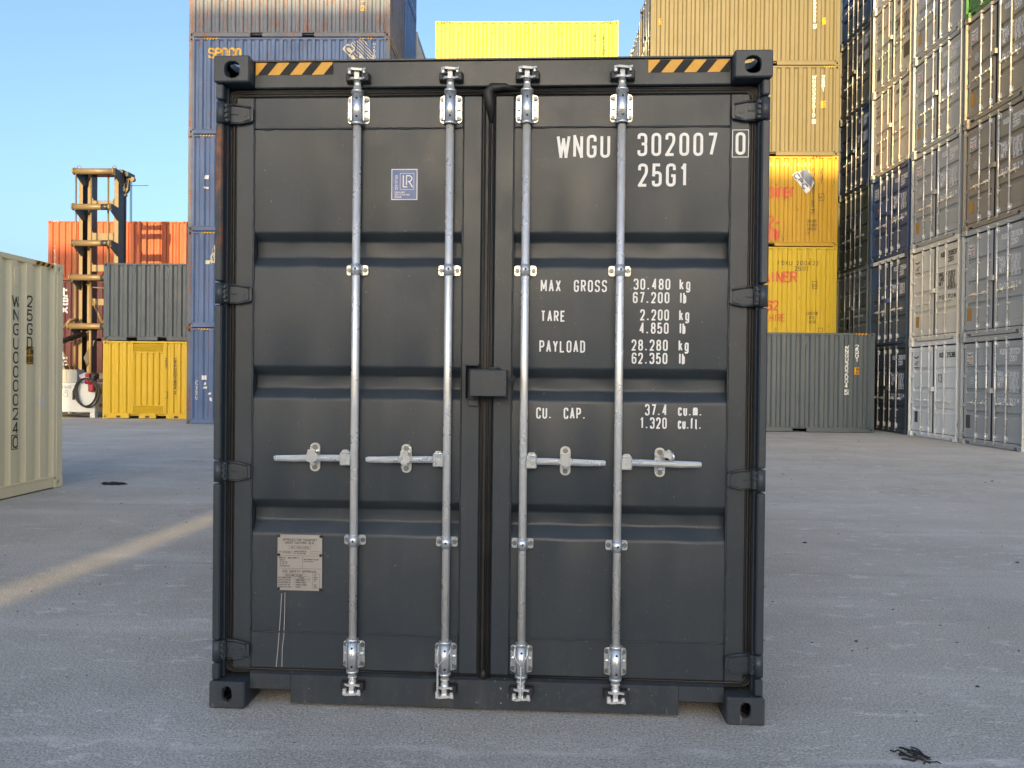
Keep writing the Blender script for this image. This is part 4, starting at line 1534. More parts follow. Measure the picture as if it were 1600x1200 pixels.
def trefoil():
    mb = MB()
    for a in (90, 200, 340):
        pts = []
        for i in range(9):
            t = i / 8
            pts.append((-5.18 + .36 * t * cos(radians(a)) + .06 * sin(pi * t) * cos(radians(a + 90)), 2.10 + .36 * t * sin(radians(a)) + .06 * sin(pi * t) * sin(radians(a + 90))))
        ribbon(mb, [(pts, False)], .11, P30b, .03)
    ribbon(mb, [([(-5.18 + .15 * cos(k * pi / 8), 2.10 + .15 * sin(k * pi / 8)) for k in range(16)], True)], .04, P30b, .03)
    return mb.mesh('emblem')
put('emblem', trefoil(), M['cream_worn'], blues[1])
vertical_marks(blues[0], 'CXSU', '', .11, -5.75, 0, 1.3, M['white_worn'], .15, False, P30b)

# ---- two further rows behind the blue stack
GR2 = 'blue containers in the second row of the tall stack'
plain_stack(-4.30, 25.72, [HC] * 6, ['blue'] * 6, ['clean blue container, %s' % w for w in
            ('standing on the ground behind the weathered stack', 'second from the ground behind the weathered stack', 'third from the ground behind the weathered stack', 'fourth from the ground behind the weathered stack',
             'its end wall showing right of the seaco one', 'its end wall cut off by the top edge')], GR2, ends=('blind',))
plain_stack(-4.30, 28.46, [HC] * 4 + [STD], ['pale'] * 5, ['pale grey container, %s' % w for w in
            ('standing on the ground behind the blue rows', 'second from the ground behind the blue rows', 'third from the ground behind the blue rows', 'fourth from the ground behind the blue rows',
             'topmost, a sliver of its end wall against the sky')], 'pale containers in the third row of the tall stack', ends=('blind',))

plain_stack(RX, 27.72, [HC] * 4 + [STD], ['grey_b', 'tan', 'navy', 'grey_b', 'grey_a'], ['container in the second row behind the tan stack, %s' % w for w in
            ('standing on the ground', 'second from the ground', 'navy, third from the ground', 'fourth from the ground', 'its bright locking bars against the sky')], GB, ends=('door',))
plain_stack(RX, 30.30, [HC] * 4 + [STD], ['tan', 'grey_a', 'grey_b', 'tan', 'pale'], ['container in the third row behind the tan stack, %s' % w for w in
            ('standing on the ground', 'second from the ground', 'third from the ground', 'fourth from the ground', 'topmost, a pale sliver beside the sky')], GB, ends=('door',))

# ---- sunlit lemon yellow container above the main one, and the stack that carries it
GC = 'containers of the stack behind the charcoal one'
hs = [STD, STD, STD, STD, HC]
zc = levels(hs)
names = ['slate grey container on the ground straight behind the charcoal one', 'tan container second from the ground behind the charcoal one', 'slate grey container third from the ground behind the charcoal one', 'tan container fourth from the ground behind the charcoal one',
         'lemon yellow container in full sunlight, showing above the charcoal one']
for k in range(5):
    c5 = side_stack(2.768, 25.62, zc[k], hs[k], M[['slate', 'tan', 'slate', 'tan', 'yellow_lemon'][k]], names[k], GC, vents=(-5.28, -4.15, -3.03, -1.90, -.80) if k == 4 else ())
vertical_marks(c5, 'WNGU302002 1', '25G1', .10, -.80, -.50, 2.47, M['black_mark'], .135)
size_sticker(c5, -.50, 1.88, .13, .22)
rail_hazard(c5, -5.90, -5.55, HC, .09)
rail_hazard(c5, -.50, -.18, HC, .09)

# ---- orange and maroon stack far left
OX, OY = -20.95, 33.0
GO = 'red and orange containers in the far stack'
ho = [HC, STD, STD]
zo = levels(ho)
o0 = side_stack(OX + L20, OY, zo[0], ho[0], M['rustred'], 'rust red container on the ground behind the lift truck, with white block letters', GO)
o1 = side_stack(OX + L20, OY, zo[1], ho[1], M['maroon'], 'maroon container with tall white lettering, between the orange and the rust red one', GO)
o2 = side_stack(OX + L20, OY, zo[2], ho[2], M['orange'], 'orange container on top of the far stack, partly in sunlight', GO, vents=(-1.2, -4.8))
st, _ = stacked('tex', -5.32, 2.30, .36, .26, .37)
side_text(o1, [(st, .085)], M['white_mark'])
st, _ = stacked('LEIT', -5.28, 2.42, .26, .20, .29)
side_text(o0, [(st, .06)], M['white_mark'])
vertical_marks(o2, 'TEXU204815 3', '', .11, -5.76, 0, 1.5, M['white_worn'], .15, False)
rail_hazard(o2, -5.90, -5.60, STD, .09)

# ---- short containers beside the blue stack
BX, BY = -14.27, 25.44
L10 = 2.991
def short_frame(name_label, z, H, mat):
    t = thing('shipping_container', name_label, 'shipping container', (BX, BY + HW, z), RZ, 'short containers stacked in two')
    put('shell', cached(('shell', L10, H), lambda: shell(L10, H)), mat, t)
    return t
short_top = side_container('short slate grey container stacked on the small yellow one', 'short containers stacked in two', (BX, BY + HW, STD + .006), RZ, L10, STD, M['slate'], 1,
                           pockets=((.80, 1.15), (1.84, 2.14)), vents=(-1.94, -.80), pitch=.29)
# yellow one with louvres
ys = thing('shipping_container', 'small bright yellow container with louvred vents, standing on the ground', 'shipping container', (BX, BY + HW, .002), RZ, 'short containers stacked in two')
put('shell', cached(('shell', L10, STD), lambda: shell(L10, STD)), M['yellow'], ys)
put_castings(ys, M['yellow'], L10, STD, [(s, e, z) for s in (-1, 1) for e in (-1, 1) for z in (-1, 1)])
for e in (-1, 1):
    put('corner_post', cached(('yspost', e), lambda: (lambda mb: (mb.box(HW - .002, HW - .13, 0 if e < 0 else L10 - .20, .20 if e < 0 else L10, .118, STD - .118, .006), mb.mesh('corner_post'))[1])(MB())), M['yellow'], ys)
for s in (-1, 1):
    put('top_rail', cached(('tr', L10, STD, s), lambda: rail(L10, STD, s, True, ())), M['yellow'], ys)
def ys_rail():
    mb = MB()
    for a, b, in ((.178, .89), (1.22, 1.80), (2.14, L10 - .178)):
        mb.box(HW - .05, HW - .004, a, b, .012, .160, .004)
        mb.cur = 1
        m_ = (a + b) / 2
        mb.box(HW - .01, HW - .0025, m_ - .07, m_ + .07, .03, .10)
        mb.cur = 0
    mb.box(HW - .05, HW - .0, .16, L10 - .16, .160, .185, .004)
    return mb.mesh('bottom_rail', 2)
put('bottom_rail', ys_rail(), [M['yellow'], M['void']], ys)
def ys_panel(y0, y1, z0, z1, p, inset=.008):
    mb = MB()
    pr = profile(y0, y1, p)
    n = len(pr)
    mb.add([(HW - inset - d, y, z) for z in (z0, z1) for y, d in pr], [(i, i + 1, n + i + 1, n + i) for i in range(n - 1)])
    return mb.mesh('side_panel')
put('side_panel', ys_panel(.20, .985, .185, STD - .075, .26), M['yellow'], ys)
put('side_panel', ys_panel(2.10, L10 - .20, .185, STD - .075, .23), M['yellow'], ys)
put('side_panel', ys_panel(1.02, 2.04, .46, STD - .40, .20, .02), M['yellow'], ys)
put('panel_frame', (lambda mb: (mb.box(HW - .05, HW - .001, .985, 1.02, .185, STD - .073, .003), mb.box(HW - .05, HW - .001, 2.04, 2.10, .185, STD - .073, .003),
                                mb.box(HW - .05, HW - .004, 1.021, 2.039, STD - .40, STD - .36, .003), mb.box(HW - .05, HW - .004, 1.021, 2.039, .43, .46, .003), mb.mesh('panel_frame'))[-1])(MB()), M['yellow'], ys)
slat = (lambda mb: (mb.prism([(HW - .006, .0), (HW - .004, .008), (HW - .030, .040), (HW - .034, .034)], 1.025, 2.035, 'y') if False else
                    mb.add([(HW - .004, 1.025, 0), (HW - .004, 2.035, 0), (HW - .004, 2.035, .010), (HW - .004, 1.025, .010), (HW - .034, 1.025, .034), (HW - .034, 2.035, .034), (HW - .034, 2.035, .042), (HW - .034, 1.025, .042)],
                           [(0, 1, 2, 3), (3, 2, 6, 7), (0, 4, 5, 1), (4, 7, 6, 5), (0, 3, 7, 4), (1, 5, 6, 2)]), mb.mesh('slat'))[1])(MB())
for z0 in [STD - .355 + k * .052 for k in range(5)] + [.195 + k * .045 for k in range(5)]:
    put('slat', slat, M['yellow'], ys).location = (0, 0, z0)
SPY = lambda X, z: (HW - .004, L10 + X, z)
st, _ = stacked('CPHU001804 2', -.55, 2.02, .075, .06, .105)
s2, _ = stacked('22G1', -.86, 2.02, .075, .055, .10)
for one in ((st, .018), (s2, .015), (boxline(-.90, -.80, .70, .90), .014)):
    put('lettering', text_mesh([one], SPY, .015, 'lettering', .03), M['black_mark'], ys)

# ---- cream container at the left edge, doors away from the camera
CX, CY = -6.134, 10.005
cream = side_container('cream container with black WNGU 000024 lettering, cut off by the left edge', None, (CX - HW, CY, .002), pi, L20, HC, M['cream'], -1, pockets=(), vents=(-.93, -2.1, -3.3), ends=('door',))
PC = side_map(-1, L20)
cream_marks = []
st, _ = stacked('WNGU0000240', -.93, 2.40, .125, .085, .168)
cream_marks = [(st, .019), (boxline(-1.0, -.86, 2.40 - .168 * 10 - .145, 2.40 - .168 * 10 + .02), .010)]
s2, _ = stacked('25GD', -.68, 2.42, .125, .085, .168)
cream_marks.append((s2, .019))
side_text(cream, cream_marks, M['black_mark'], PC)
size_sticker(cream, -.67, 1.70, .14, .22, None, PC)
put('sticker', (lambda mb: (patch(mb, -.49, -.39, 1.06, 1.18, lambda X, z: (PC(X, z)[0] - .006,) + PC(X, z)[1:], 8, 1), mb.mesh('sticker'))[1])(MB()), M['paper'], cream)
hazard(cream, [(-.58, -.22, HC - .068, HC - .018)], lambda X, z: (-(HW - .0015), -X, z), period=.10)

# ================================================================== the charcoal container in front
MX, MY, MA = -0.200, 3.3646, -0.0266
hero = thing('shipping_container', 'charcoal container with closed double doors and white WNGU 302007 lettering, filling the middle', 'shipping container', (MX, MY, .002), MA)
put('shell', cached(('shell', L20, HC), lambda: shell(L20, HC)), M['charcoal'], hero)
for s in (-1, 1):
    put('side_panel', cached(('sp', L20, HC, s, .278), lambda: side_panel(L20, HC, s)), M['charcoal'], hero)
    put('top_rail', cached(('tr', L20, HC, s), lambda: rail(L20, HC, s, True, ())), M['charcoal'], hero)
    put('bottom_rail', cached(('brail', L20, HC, s, POCK), lambda: rail(L20, HC, s, False, POCK)), M['charcoal'], hero)
    put('corner_post', post(s, L20, -1, HC, 'hero'), M['charcoal'], hero)
    put('corner_post', cached(('post', L20, HC, s, 1, 'side'), lambda: post(s, L20, 1, HC, 'side')), M['charcoal'], hero)
    # the strip that runs up the post between the hinges
    cuts = [.118] + [v for z in (.247, 1.051, 1.848, 2.654) for v in (z - .050, z + .050)] + [HC - .118]
    for a, b in zip(cuts[::2], cuts[1::2]):
        mb = MB()
        mb.box(s * (HW - .006), s * (HW - .040), .012, .060, a + .003, b - .003, .006)
        put('post_strip', mb.mesh('post_strip'), M['charcoal_rust'] if s < 0 and a > 1.8 and a < 2 else M['charcoal'], hero)
for s in (-1, 1):
    for e in (-1, 1):
        for z in (-1, 1):
            if e < 0:
                fr = (.078, .055, .036, .0385) if z > 0 else (.081, .055, .0235, .037)
                me = casting_mesh(s, e, z, True, fr)
                mt_ = M['charcoal'] if z > 0 else M['charcoal_sill']
            else:
                me = cached(('cast', s, e, z, False), lambda: casting_mesh(s, e, z, False))
                mt_ = M['charcoal']
            put('corner_casting', me, mt_, hero, loc=(s * HW, 0 if e < 0 else L20, HC if z > 0 else 0))
put('end_panel', cached(('endp', L20, HC), lambda: end_panel(L20, HC)), M['charcoal'], hero)
leaves = add_door_end(hero, HC, M['charcoal'], 'hero', M['zinc'], keep_m=M['dark'])

# weld seam lines on the leaves
for s in (-1, 1):
    mb = MB()
    rnd = random.Random(3 + s)
    for z in (2.592, .3262):
        pts = [(s * (1.059 - (1.059 - .113) * i / 40), DY - .0036, z + rnd.uniform(-.0012, .0012)) for i in range(41)]
        mb.tube(pts, [.0028 + rnd.uniform(-.001, .0015) for _ in pts], 5)
    for x in (1.059, .1134):
        pts = [(s * (x + rnd.uniform(-.001, .001)), DY - .0030, .33 + (2.59 - .33) * i / 90) for i in range(91)]
        mb.tube(pts, [.0026 + rnd.uniform(-.001, .0022) for _ in pts], 5)
    put('weld_seam', mb.mesh('weld_seam'), M['charcoal'], leaves[s])

PD = front_map(DY - .0016)
wm = []
wm.append((strokes('WNGU', .311, 2.463, .089, .0305, .0290)[0], .0124))
wm.append((strokes('302007', .662, 2.470, .089, .0300, .0307)[0], .0126))
wm.append((strokes('25G1', .666, 2.336, .089, .0300, .0307)[0], .0126))
for one in wm:
    put('container_number', text_mesh([one], PD, .014), M['white_mark'], leaves[1])
PF = front_map(DY - .0051)
put('check_digit', text_mesh([(strokes('0', 1.0865, 2.473, .086, .0300, .0)[0], .0126), (boxline(1.067, 1.136, 2.457, 2.575), .0032)], PF, .014), M['white_mark'], leaves[1])
def wt(lines):
    out = []
    sw = .0068
    for text, x, z, h, x1 in lines:
        x, x1, z, h = x + sw / 2, x1 - sw / 2, z + sw / 2, h - sw
        w = h * .40
        g = h * (.58 if text.islower() else .40)
        st, wid = strokes(text, 0, 0, h, w, g)
        k = (x1 - x) / wid
        out.append(([([(x + a * k, z + b) for a, b in p], c) for p, c in st], sw))
    return out
rows = [('MAX  GROSS', .237, 1.866, .053, .529), ('TARE', .239, 1.734, .049, .347), ('PAYLOAD', .234, 1.598, .053, .436),
        ('30,480', .646, 1.877, .049, .806), ('kg', .846, 1.877, .049, .893), ('67,200', .643, 1.818, .049, .803), ('lb', .846, 1.818, .049, .876),
        ('2,200', .676, 1.742, .049, .802), ('kg', .846, 1.742, .049, .890), ('4,850', .674, 1.684, .049, .801), ('lb', .846, 1.684, .049, .874),
        ('28,280', .640, 1.609, .049, .798), ('kg', .845, 1.609, .049, .889), ('62,350', .641, 1.551, .049, .797), ('lb', .845, 1.551, .049, .873),
        ('CU.  CAP.', .223, 1.304, .050, .442), ('37.4', .702, 1.324, .050, .798), ('cu.m.', .846, 1.324, .049, .950), ('1,320', .681, 1.266, .050, .798), ('cu.ft.', .846, 1.266, .049, .948)]
for one in wt(rows):
    put('weight_lettering', text_mesh([one], PD, .008), M['white_mark'], leaves[1])

# certificate sticker
def cert():
    mb = MB()
    x0, x1, z0, z1 = -.435, -.3175, 2.273, 2.411
    y = DY - .0012
    P0, P1, P2 = front_map(y), front_map(y - .0006), front_map(y - .0012)
    mb.cur = 0
    patch(mb, x0, x1, z0, z1, P0)
    mb.cur = 1
    patch(mb, x0 + .004, x1 - .004, z0 + .004, z1 - .004, P1)
    mb.cur = 0
    ribbon(mb, boxline(x0 + .040, x1 - .016, z0 + .046, z1 - .020), .0016, P2)
    ribbon(mb, [([(x0 + .054, z1 - .028), (x0 + .054, z0 + .058), (x0 + .072, z0 + .058)], False)], .0052, P2)
    ribbon(mb, [([(x0 + .068, z0 + .066), (x0 + .068, z1 - .030), (x0 + .084, z1 - .030), (x0 + .092, z1 - .038), (x0 + .092, z1 - .048), (x0 + .084, z1 - .056), (x0 + .074, z1 - .056)], False), ([(x0 + .080, z1 - .056), (x0 + .096, z0 + .056)], False)], .0048, P2)
    # word running up the left side
    st, w = strokes('CERTIFIED', 0, 0, .010, .0046, .0030)
    ribbon(mb, [([(x0 + .028 - b, z0 + .046 + a) for a, b in p], c) for p, c in st], .0018, P2)
    for j, wd in enumerate(('CONTAINER', 'CERTIFICATION', 'SCHEME')):
        ribbon(mb, strokes(wd, x0 + .016, z0 + .030 - j * .0105, .0068, .0034, .0019)[0], .0013, P2)
    return mb.mesh('sticker', 2)
put('sticker', cert(), [M['sticker_white'], M['sticker_blue']], leaves[-1])

# approval plate
def csc():
    mb = MB()
    x0, x1, z0, z1 = -.937, -.733, .515, .766
    y = DY - .006
    mb.cur = 0
    c = .008
    mb.prism([(x0 + c, z0), (x1 - c, z0), (x1, z0 + c), (x1, z1 - c), (x1 - c, z1), (x0 + c, z1), (x0, z1 - c), (x0, z0 + c)], y, y + .004)
    P = front_map(y - .0006)
    mb.cur = 1
    def L(t, x, z, h, k=.42, sw=None):
        ribbon(mb, strokes(t, x0 + x, z0 + z, h, h * k, h * .24)[0], sw or h * .17, P)
    def Lc(t, z, h, k=.62):
        st, w = strokes(t, 0, 0, h, h * k, h * .30)
        ribbon(mb, [([((x0 + x1) / 2 - w / 2 + a, z0 + z + b) for a, b in p], q) for p, q in st], h * .16, P)
    Lc('APPROVED FOR TRANSPORT', .224, .0092, .50)
    Lc('UNDER CUSTOMS SEAL', .211, .0092, .55)
    ribbon(mb, boxline(x0 + .052, x1 - .052, z0 + .187, z0 + .201), .0009, P)
    Lc('GB/C 1708 21/2019', .1905, .0068, .45)
    L('TYPE', .006, .170, .0055)
    ribbon(mb, boxline(x0 + .024, x0 + .074, z0 + .167, z0 + .177), .0008, P)
    L('CCIN-2019-1', .028, .1695, .0055)
    L('MANUFACTURERS NO', .078, .174, .0052)
    L('OF THE CONTAINER', .078, .165, .0052)
    ribbon(mb, boxline(x1 - .052, x1 - .008, z0 + .166, z0 + .177), .0008, P)
    for z in (.157, .099):
        ribbon(mb, [([(x0 + .004, z0 + z), (x1 - .004, z0 + z)], False)], .0009, P)
    ribbon(mb, [([(x0 + .114, z0 + .099), (x0 + .114, z0 + .157)], False)], .0009, P)
    L('OWNERS NO', .006, .144, .0055)
    L('WNGU 302007 0', .048, .144, .0060)
    for j, w in enumerate(('OWNED BY', 'SEA BOX HIRE', 'UNIT NO 1 12', 'CONTAINERS.COM')):
        L(w, .010, .134 - j * .009, .0050)
    L('TIMBER COMPONENT TREATMENT', .119, .138, .0046, .36)
    L('IM/ TAILLEUR 2019', .119, .129, .0046, .36)
    Lc('CSC SAFETY APPROVAL', .081, .0098, .58)
    ribbon(mb, boxline(x0 + .034, x1 - .072, z0 + .063, z0 + .0745), .0008, P)
    L('GB-LR 20907-02/2019', .040, .0655, .0062)
    for j, w in enumerate(('DATE MANUFACTURED', 'IDENTIFICATION NO', 'MAXIMUM GROSS WT', 'ALLOW STACK 1.8G', 'RACKING TEST LOAD')):
        L(w, .004, .0545 - j * .0105, .0056, .40)
    L('10/2019', .098, .0545, .0055)
    L('WNGU 302007', .088, .0440, .0055)
    ribbon(mb, boxline(x0 + .080, x0 + .148, z0 + .0525, z0 + .062), .0007, P)
    ribbon(mb, boxline(x0 + .080, x0 + .148, z0 + .0420, z0 + .051), .0007, P)
    L('30480KG 67200LB', .084, .0335, .0052, .38)
    L('192000KG 423280LB', .084, .0230, .0052, .36)
    L('15240KG', .084, .0125, .0052)
    ribbon(mb, boxline(x1 - .042, x1 - .010, z0 + .012, z0 + .076), .0009, P)
    for j, w in enumerate(('1ST', 'MAINT', 'EXAM', '10', '', 'DATE', '2024')):
        L(w, .168, .066 - j * .0085, .0052)
    mb.cur = 2
    for x, z in ((x0 + .006, z1 - .006), (x1 - .006, z1 - .006), (x0 + .006, z0 + .160), (x1 - .006, z0 + .160), (x0 + .006, z0 + .006), (x1 - .006, z0 + .006)):
        mb.prism(ngon(x, z, .0070, 10), y - .003, y - .0004)
        mb.prism(ngon(x, z, .0040, 8), y - .0055, y - .003)
    return mb.mesh('data_plate', 3)
put('data_plate', csc(), [M['plate'], M['black_mark'], M['dark']], leaves[-1])
def drips():
    mb = MB()
    ribbon(mb, [([(-.917, .50), (-.921, .42), (-.926, .34), (-.933, .24), (-.940, .165)], False)], .0034, front_map(DY - .0045))
    ribbon(mb, [([(-.902, .505), (-.903, .40), (-.906, .30), (-.912, .255), (-.914, .165)], False)], .0030, front_map(DY - .0045))
    return mb.mesh('paint_run')
put('paint_run', drips(), M['drip'], leaves[-1])

for x0, x1, z0 in ((-1.050, -.698, 2.829), (.697, 1.053, 2.824)):
    hazard(hero, [(x0, x1, z0, z0 + .055)], front_map(.0585), period=.1)

# wire seals twisted round the two inner bars
def wire_mesh(side):
    mb = MB()
    if side < 0:
        loop = [(.030, .036, .300), (.027, .010, .285), (.012, .006, .255), (-.020, .008, .222), (-.026, .010, .205)]
        back = [(-.028, .020, .290), (-.030, .012, .250), (-.027, .009, .210)]
        tail = [(-.027, .009, .205 - k * .0115) for k in range(12)]
        top = [(-.028, .020, .290), (-.022, .05, .305), (.022, .05, .312), (.030, .036, .300)]
    else:
        loop = [(.026, .022, .300), (.027, .010, .275), (.016, .007, .245), (.004, .008, .222)]
        back = [(-.026, .022, .300), (-.029, .010, .270), (-.018, .007, .245), (0.0, .008, .222)]
        tail = [(.001, .008, .222 - k * .0115) for k in range(13)]
        top = [(-.026, .022, .300), (-.012, .012, .314), (.012, .012, .314), (.026, .022, .300)]
    def smooth(p):
        v = [Vector(q) for q in p]
        out = []
        for i in range(len(v) - 1):
            a, b = v[max(i - 1, 0)], v[i]
            c, d = v[i + 1], v[min(i + 2, len(v) - 1)]
            for k in range(4):
                t = k / 4
                out.append(.5 * ((2 * b) + (c - a) * t + (2 * a - 5 * b + 4 * c - d) * t * t + (3 * b - a - 3 * c + d) * t ** 3))
        out.append(v[-1])
        return out
    for p in (loop, back, top):
        mb.tube(smooth(p), .0026, 7)
    t = smooth(tail)
    for ph in (0, pi):
        q = []
        for i, p in enumerate(t):
            a = ph + i * .9
            q.append(p + Vector((cos(a), sin(a), 0)) * .0030)
        mb.tube(q, .0026, 6)
    return mb.mesh('wire_seal')
for s, x in ((-1, -.169), (1, .169)):
    w = put('wire_seal', wire_mesh(s), M['zinc_plate'])
    w.matrix_world = Matrix.Translation((MX, MY, .002)) @ Matrix.Rotation(MA, 4, 'Z') @ Matrix.Translation((x, 0, 0))
    tag(w, 'twisted wire seal on the left door, its end hanging beside the bar' if s < 0 else 'twisted wire seal on the right door, hanging in front of the bar', 'wire seal', 'wire seals on the charcoal doors')

# ================================================================== lift truck with its mast
YM = 29.7
truck = thing('container_handler', 'tan empty-container lift truck with a tall black and tan mast', 'lift truck', (-16.55, YM, 0), 0.0)
T0 = Vector((-16.55, YM, 0))
def tm(fn, name, mat, nm=1):
    mb = MB()
    fn(mb)
    o = put(name, mb.mesh(name, nm), mat, truck)
    return o
# local x = X + 16.55, y = Y - 29.7
def rail_l(x, web_in):
    def fn(mb):
        mb.cur = 0
        mb.box(x - .07, x + .07, -.30, -.27, .5, 9.30, .004)
        mb.box(x - .07, x + .07, .27, .30, .5, 9.30, .004)
        mb.cur = 1
        mb.box(x - .03, x + .03, -.27, .27, .5, 9.28)
    return fn
tm(rail_l(-.83, 1), 'mast_rail', [M['machine'], M['grease']], 2)
tm(rail_l(.56, -1), 'mast_rail', [M['machine'], M['grease']], 2)
def inner(x):
    def fn(mb):
        mb.cur = 0
        mb.box(x - .05, x + .05, -.12, -.10, .6, 9.22)
        mb.cur = 1
        mb.box(x - .045, x + .045, -.10, .38, .6, 9.22, .004)
    return fn
tm(inner(-.62), 'inner_rail', [M['machine'], M['grease']], 2)
tm(inner(.42), 'inner_rail', [M['machine'], M['grease']], 2)
for k, (xl, xr, z) in enumerate(((-.80, .80, 9.13), (-.83, .66, 7.79), (-.86, .66, 6.42), (-.92, .66, 5.12), (-.98, .66, 3.28))):
    def fn(mb):
        mb.cur = 0
        mb.tube([(xl, -.80, z), (xr, -.80, z)], .115, 14)
        mb.tube([(xl - .02, -.80, z), (xl + .04, -.80, z)], .135, 14)
        mb.tube([(xr - .10, -.80, z), (xr - .04, -.80, z)], .135, 14)
        mb.cur = 1
        for x in (xl + .10, xr - .02):
            mb.prism([(-.84, z + .12), (-.24, z + .05), (-.24, z - .42), (-.36, z - .42), (-.86, z - .14)], x - .03, x + .03, 'x')
        mb.tube([(xr - .38, -.80, z), (xr - .12, -.80, z)], .117, 14) if k else None
    tm(fn, 'cross_tube', [M['machine'], M['grease']], 2)
for k, (z, h) in enumerate(((8.10, .10), (6.80, .20), (5.58, .17), (4.27, .16))):
    def fn(mb):
        mb.box(-.575, .372, -.06, .02, z - h / 2 - .05, z + h / 2 + .05, .01)
        for sx, x in ((1, -.575), (-1, .372)):
            mb.prism([(x, z + .05), (x + sx * .12, z + .06), (x, z + .30)], -.05, .0)
    tm(fn, 'cross_member', M['machine'])
tm(lambda mb: (mb.box(-.78, .80, -.30, .34, 9.20, 9.34, .01), mb.box(.78, .96, -.2, .30, 9.10, 9.28, .01)), 'mast_head', M['grease'])
tm(lambda mb: (mb.tube([(-.545, -.03, 4.42), (-.10, -.03, 3.42)], .055, 8), mb.tube([(.345, -.03, 4.42), (-.10, -.03, 3.42)], .055, 8)), 'brace', M['machine'])
for x, z0, z1 in ((-.955, .8, 9.05), (-.36, .6, 9.15), (.30, .6, 9.15)):
    tm(lambda mb: (mb.tube([(x, -.42, z0), (x, -.42, z0 + 4.2)], .055, 10), mb.tube([(x, -.42, z0 + 4.2), (x, -.42, z1)], .034, 10)), 'lift_cylinder', M['machine'])
for x in (.93, .985):
    tm(lambda mb: mb.tube([(x, .0, .8), (x + .01, .0, 5), (x, .0, 9.15)], .014, 6), 'hose', M['rubber'])
def sheave(mb):
    mb.tube([(.86, -.02, 9.12), (.86, .12, 9.12)], .10, 14)
    mb.tube([(1.0, -.02, 9.05), (1.0, .12, 9.05)], .09, 14)
    mb.prism([(.80, 9.02), (.90, 9.0), (.86, 8.62), (.78, 8.50), (.74, 8.62)], -.06, .10)
tm(sheave, 'sheave', [M['machine']])
tm(lambda mb: (mb.box(.70, .80, -.10, .0, 8.55, 8.86, .01), mb.box(.74, .84, -.12, -.02, 8.36, 8.46, .01)), 'work_lamp', M['dark'])
tm(lambda mb: mb.tube([(.88, -.05, 8.78), (1.66, -.05, 8.79)], .012, 6), 'aerial', M['dark'])
for x in (-.66, .70):
    tm(lambda mb: mb.tube([(x - .08, -.72, 9.24), (x - .07, -.72, 9.34), (x, -.72, 9.38), (x + .07, -.72, 9.34), (x + .08, -.72, 9.24)], .014, 8), 'lifting_eye', M['machine'])
tm(lambda mb: (mb.tube([(-.60, -.30, 4.92), (-.3, -.34, 4.80), (.1, -.34, 4.78), (.40, -.30, 4.90)], .022, 8)), 'hose', M['machine'])
# tilt cylinders and lower pipe
tm(lambda mb: (mb.tube([(-2.45, -2.9, 1.75), (-.55, -.50, 3.02)], .10, 12), mb.tube([(-.55, -.50, 3.02), (-.05, -.10, 3.32)], .055, 10)), 'tilt_cylinder', M['grease'])
tm(lambda mb: (mb.prism([(-.66, 2.1), (-.30, 2.75), (-.22, 2.78), (-.52, 1.75)], -.36, -.32)), 'guard_plate', M['grease'])
tm(lambda mb: (mb.tube([(-1.62, -.9, 2.82), (-1.05, -.85, 3.30)], .045, 10), mb.tube([(-1.05, -.85, 3.30), (-.92, -.82, 3.50), (-.80, -.5, 3.55)], .06, 10)), 'hydraulic_pipe', M['machine'])
# chassis, steps and rails
def platform(mb):
    mb.prism([(-1.75, 1.78), (-1.02, 1.78), (-.72, 1.20), (-.62, .75), (-1.75, .75)], -1.05, -.30)
tm(platform, 'step_platform', M['machine'])
def rails(mb):
    mb.tube([(-1.62, -.8, 1.78), (-1.62, -.8, 2.83), (-1.40, -.8, 2.83), (-.86, -.8, 1.55)], .022, 8)
    mb.tube([(-1.28, -.8, 1.78), (-1.40, -.8, 2.83)], .020, 8)
    mb.tube([(-1.62, -.8, 2.30), (-1.33, -.8, 2.30), (-1.08, -.8, 1.72)], .018, 8)
    mb.tube([(-1.30, -.8, 1.78), (-1.30, -.8, 2.80)], .018, 8)
tm(rails, 'handrail', M['machine'])
tm(lambda mb: (mb.box(-3.6, -1.6, -6.2, -.6, .55, 1.55, .06), mb.box(-3.4, -1.8, -6.6, -5.0, .6, 2.2, .12)), 'chassis', M['machine'])
tm(lambda mb: mb.box(-1.7, .9, -.25, .25, .45, .62, .02), 'axle', M['grease'])
tm(lambda mb: mb.box(-.95, 1.0, -.42, -.30, 1.28, 1.52, .02), 'carriage_bar', M['grease'])
tm(lambda mb: (mb.box(-3.3, -1.9, -4.2, -2.5, 1.56, 1.66, .02), mb.box(-3.3, -1.9, -4.2, -2.5, 3.0, 3.12, .05),
               *[mb.box(x, x + .1, y, y + .1, 1.66, 3.0, .01) for x in (-3.3, -2.0) for y in (-4.2, -2.6)]), 'cab', M['machine'])
tm(lambda mb: mb.box(-3.22, -1.98, -4.12, -2.58, 1.67, 2.99), 'cab_glass', M['glass'])
for x, y, r in ((-3.75, -1.1, .80), (-1.75, -1.35, .80), (-3.6, -5.3, .60), (-1.6, -5.3, .60)):
    def wheel(mb):
        mb.cur = 0
        mb.tube([(x - .25, y, r), (x - .20, y, r), (x + .20, y, r), (x + .25, y, r)], [r * .86, r, r, r * .86], 24)
        mb.cur = 1
        mb.tube([(x - .262, y, r), (x + .262, y, r)], r * .5, 16)
    tm(wheel, 'wheel', [M['rubber'], M['machine']], 2)

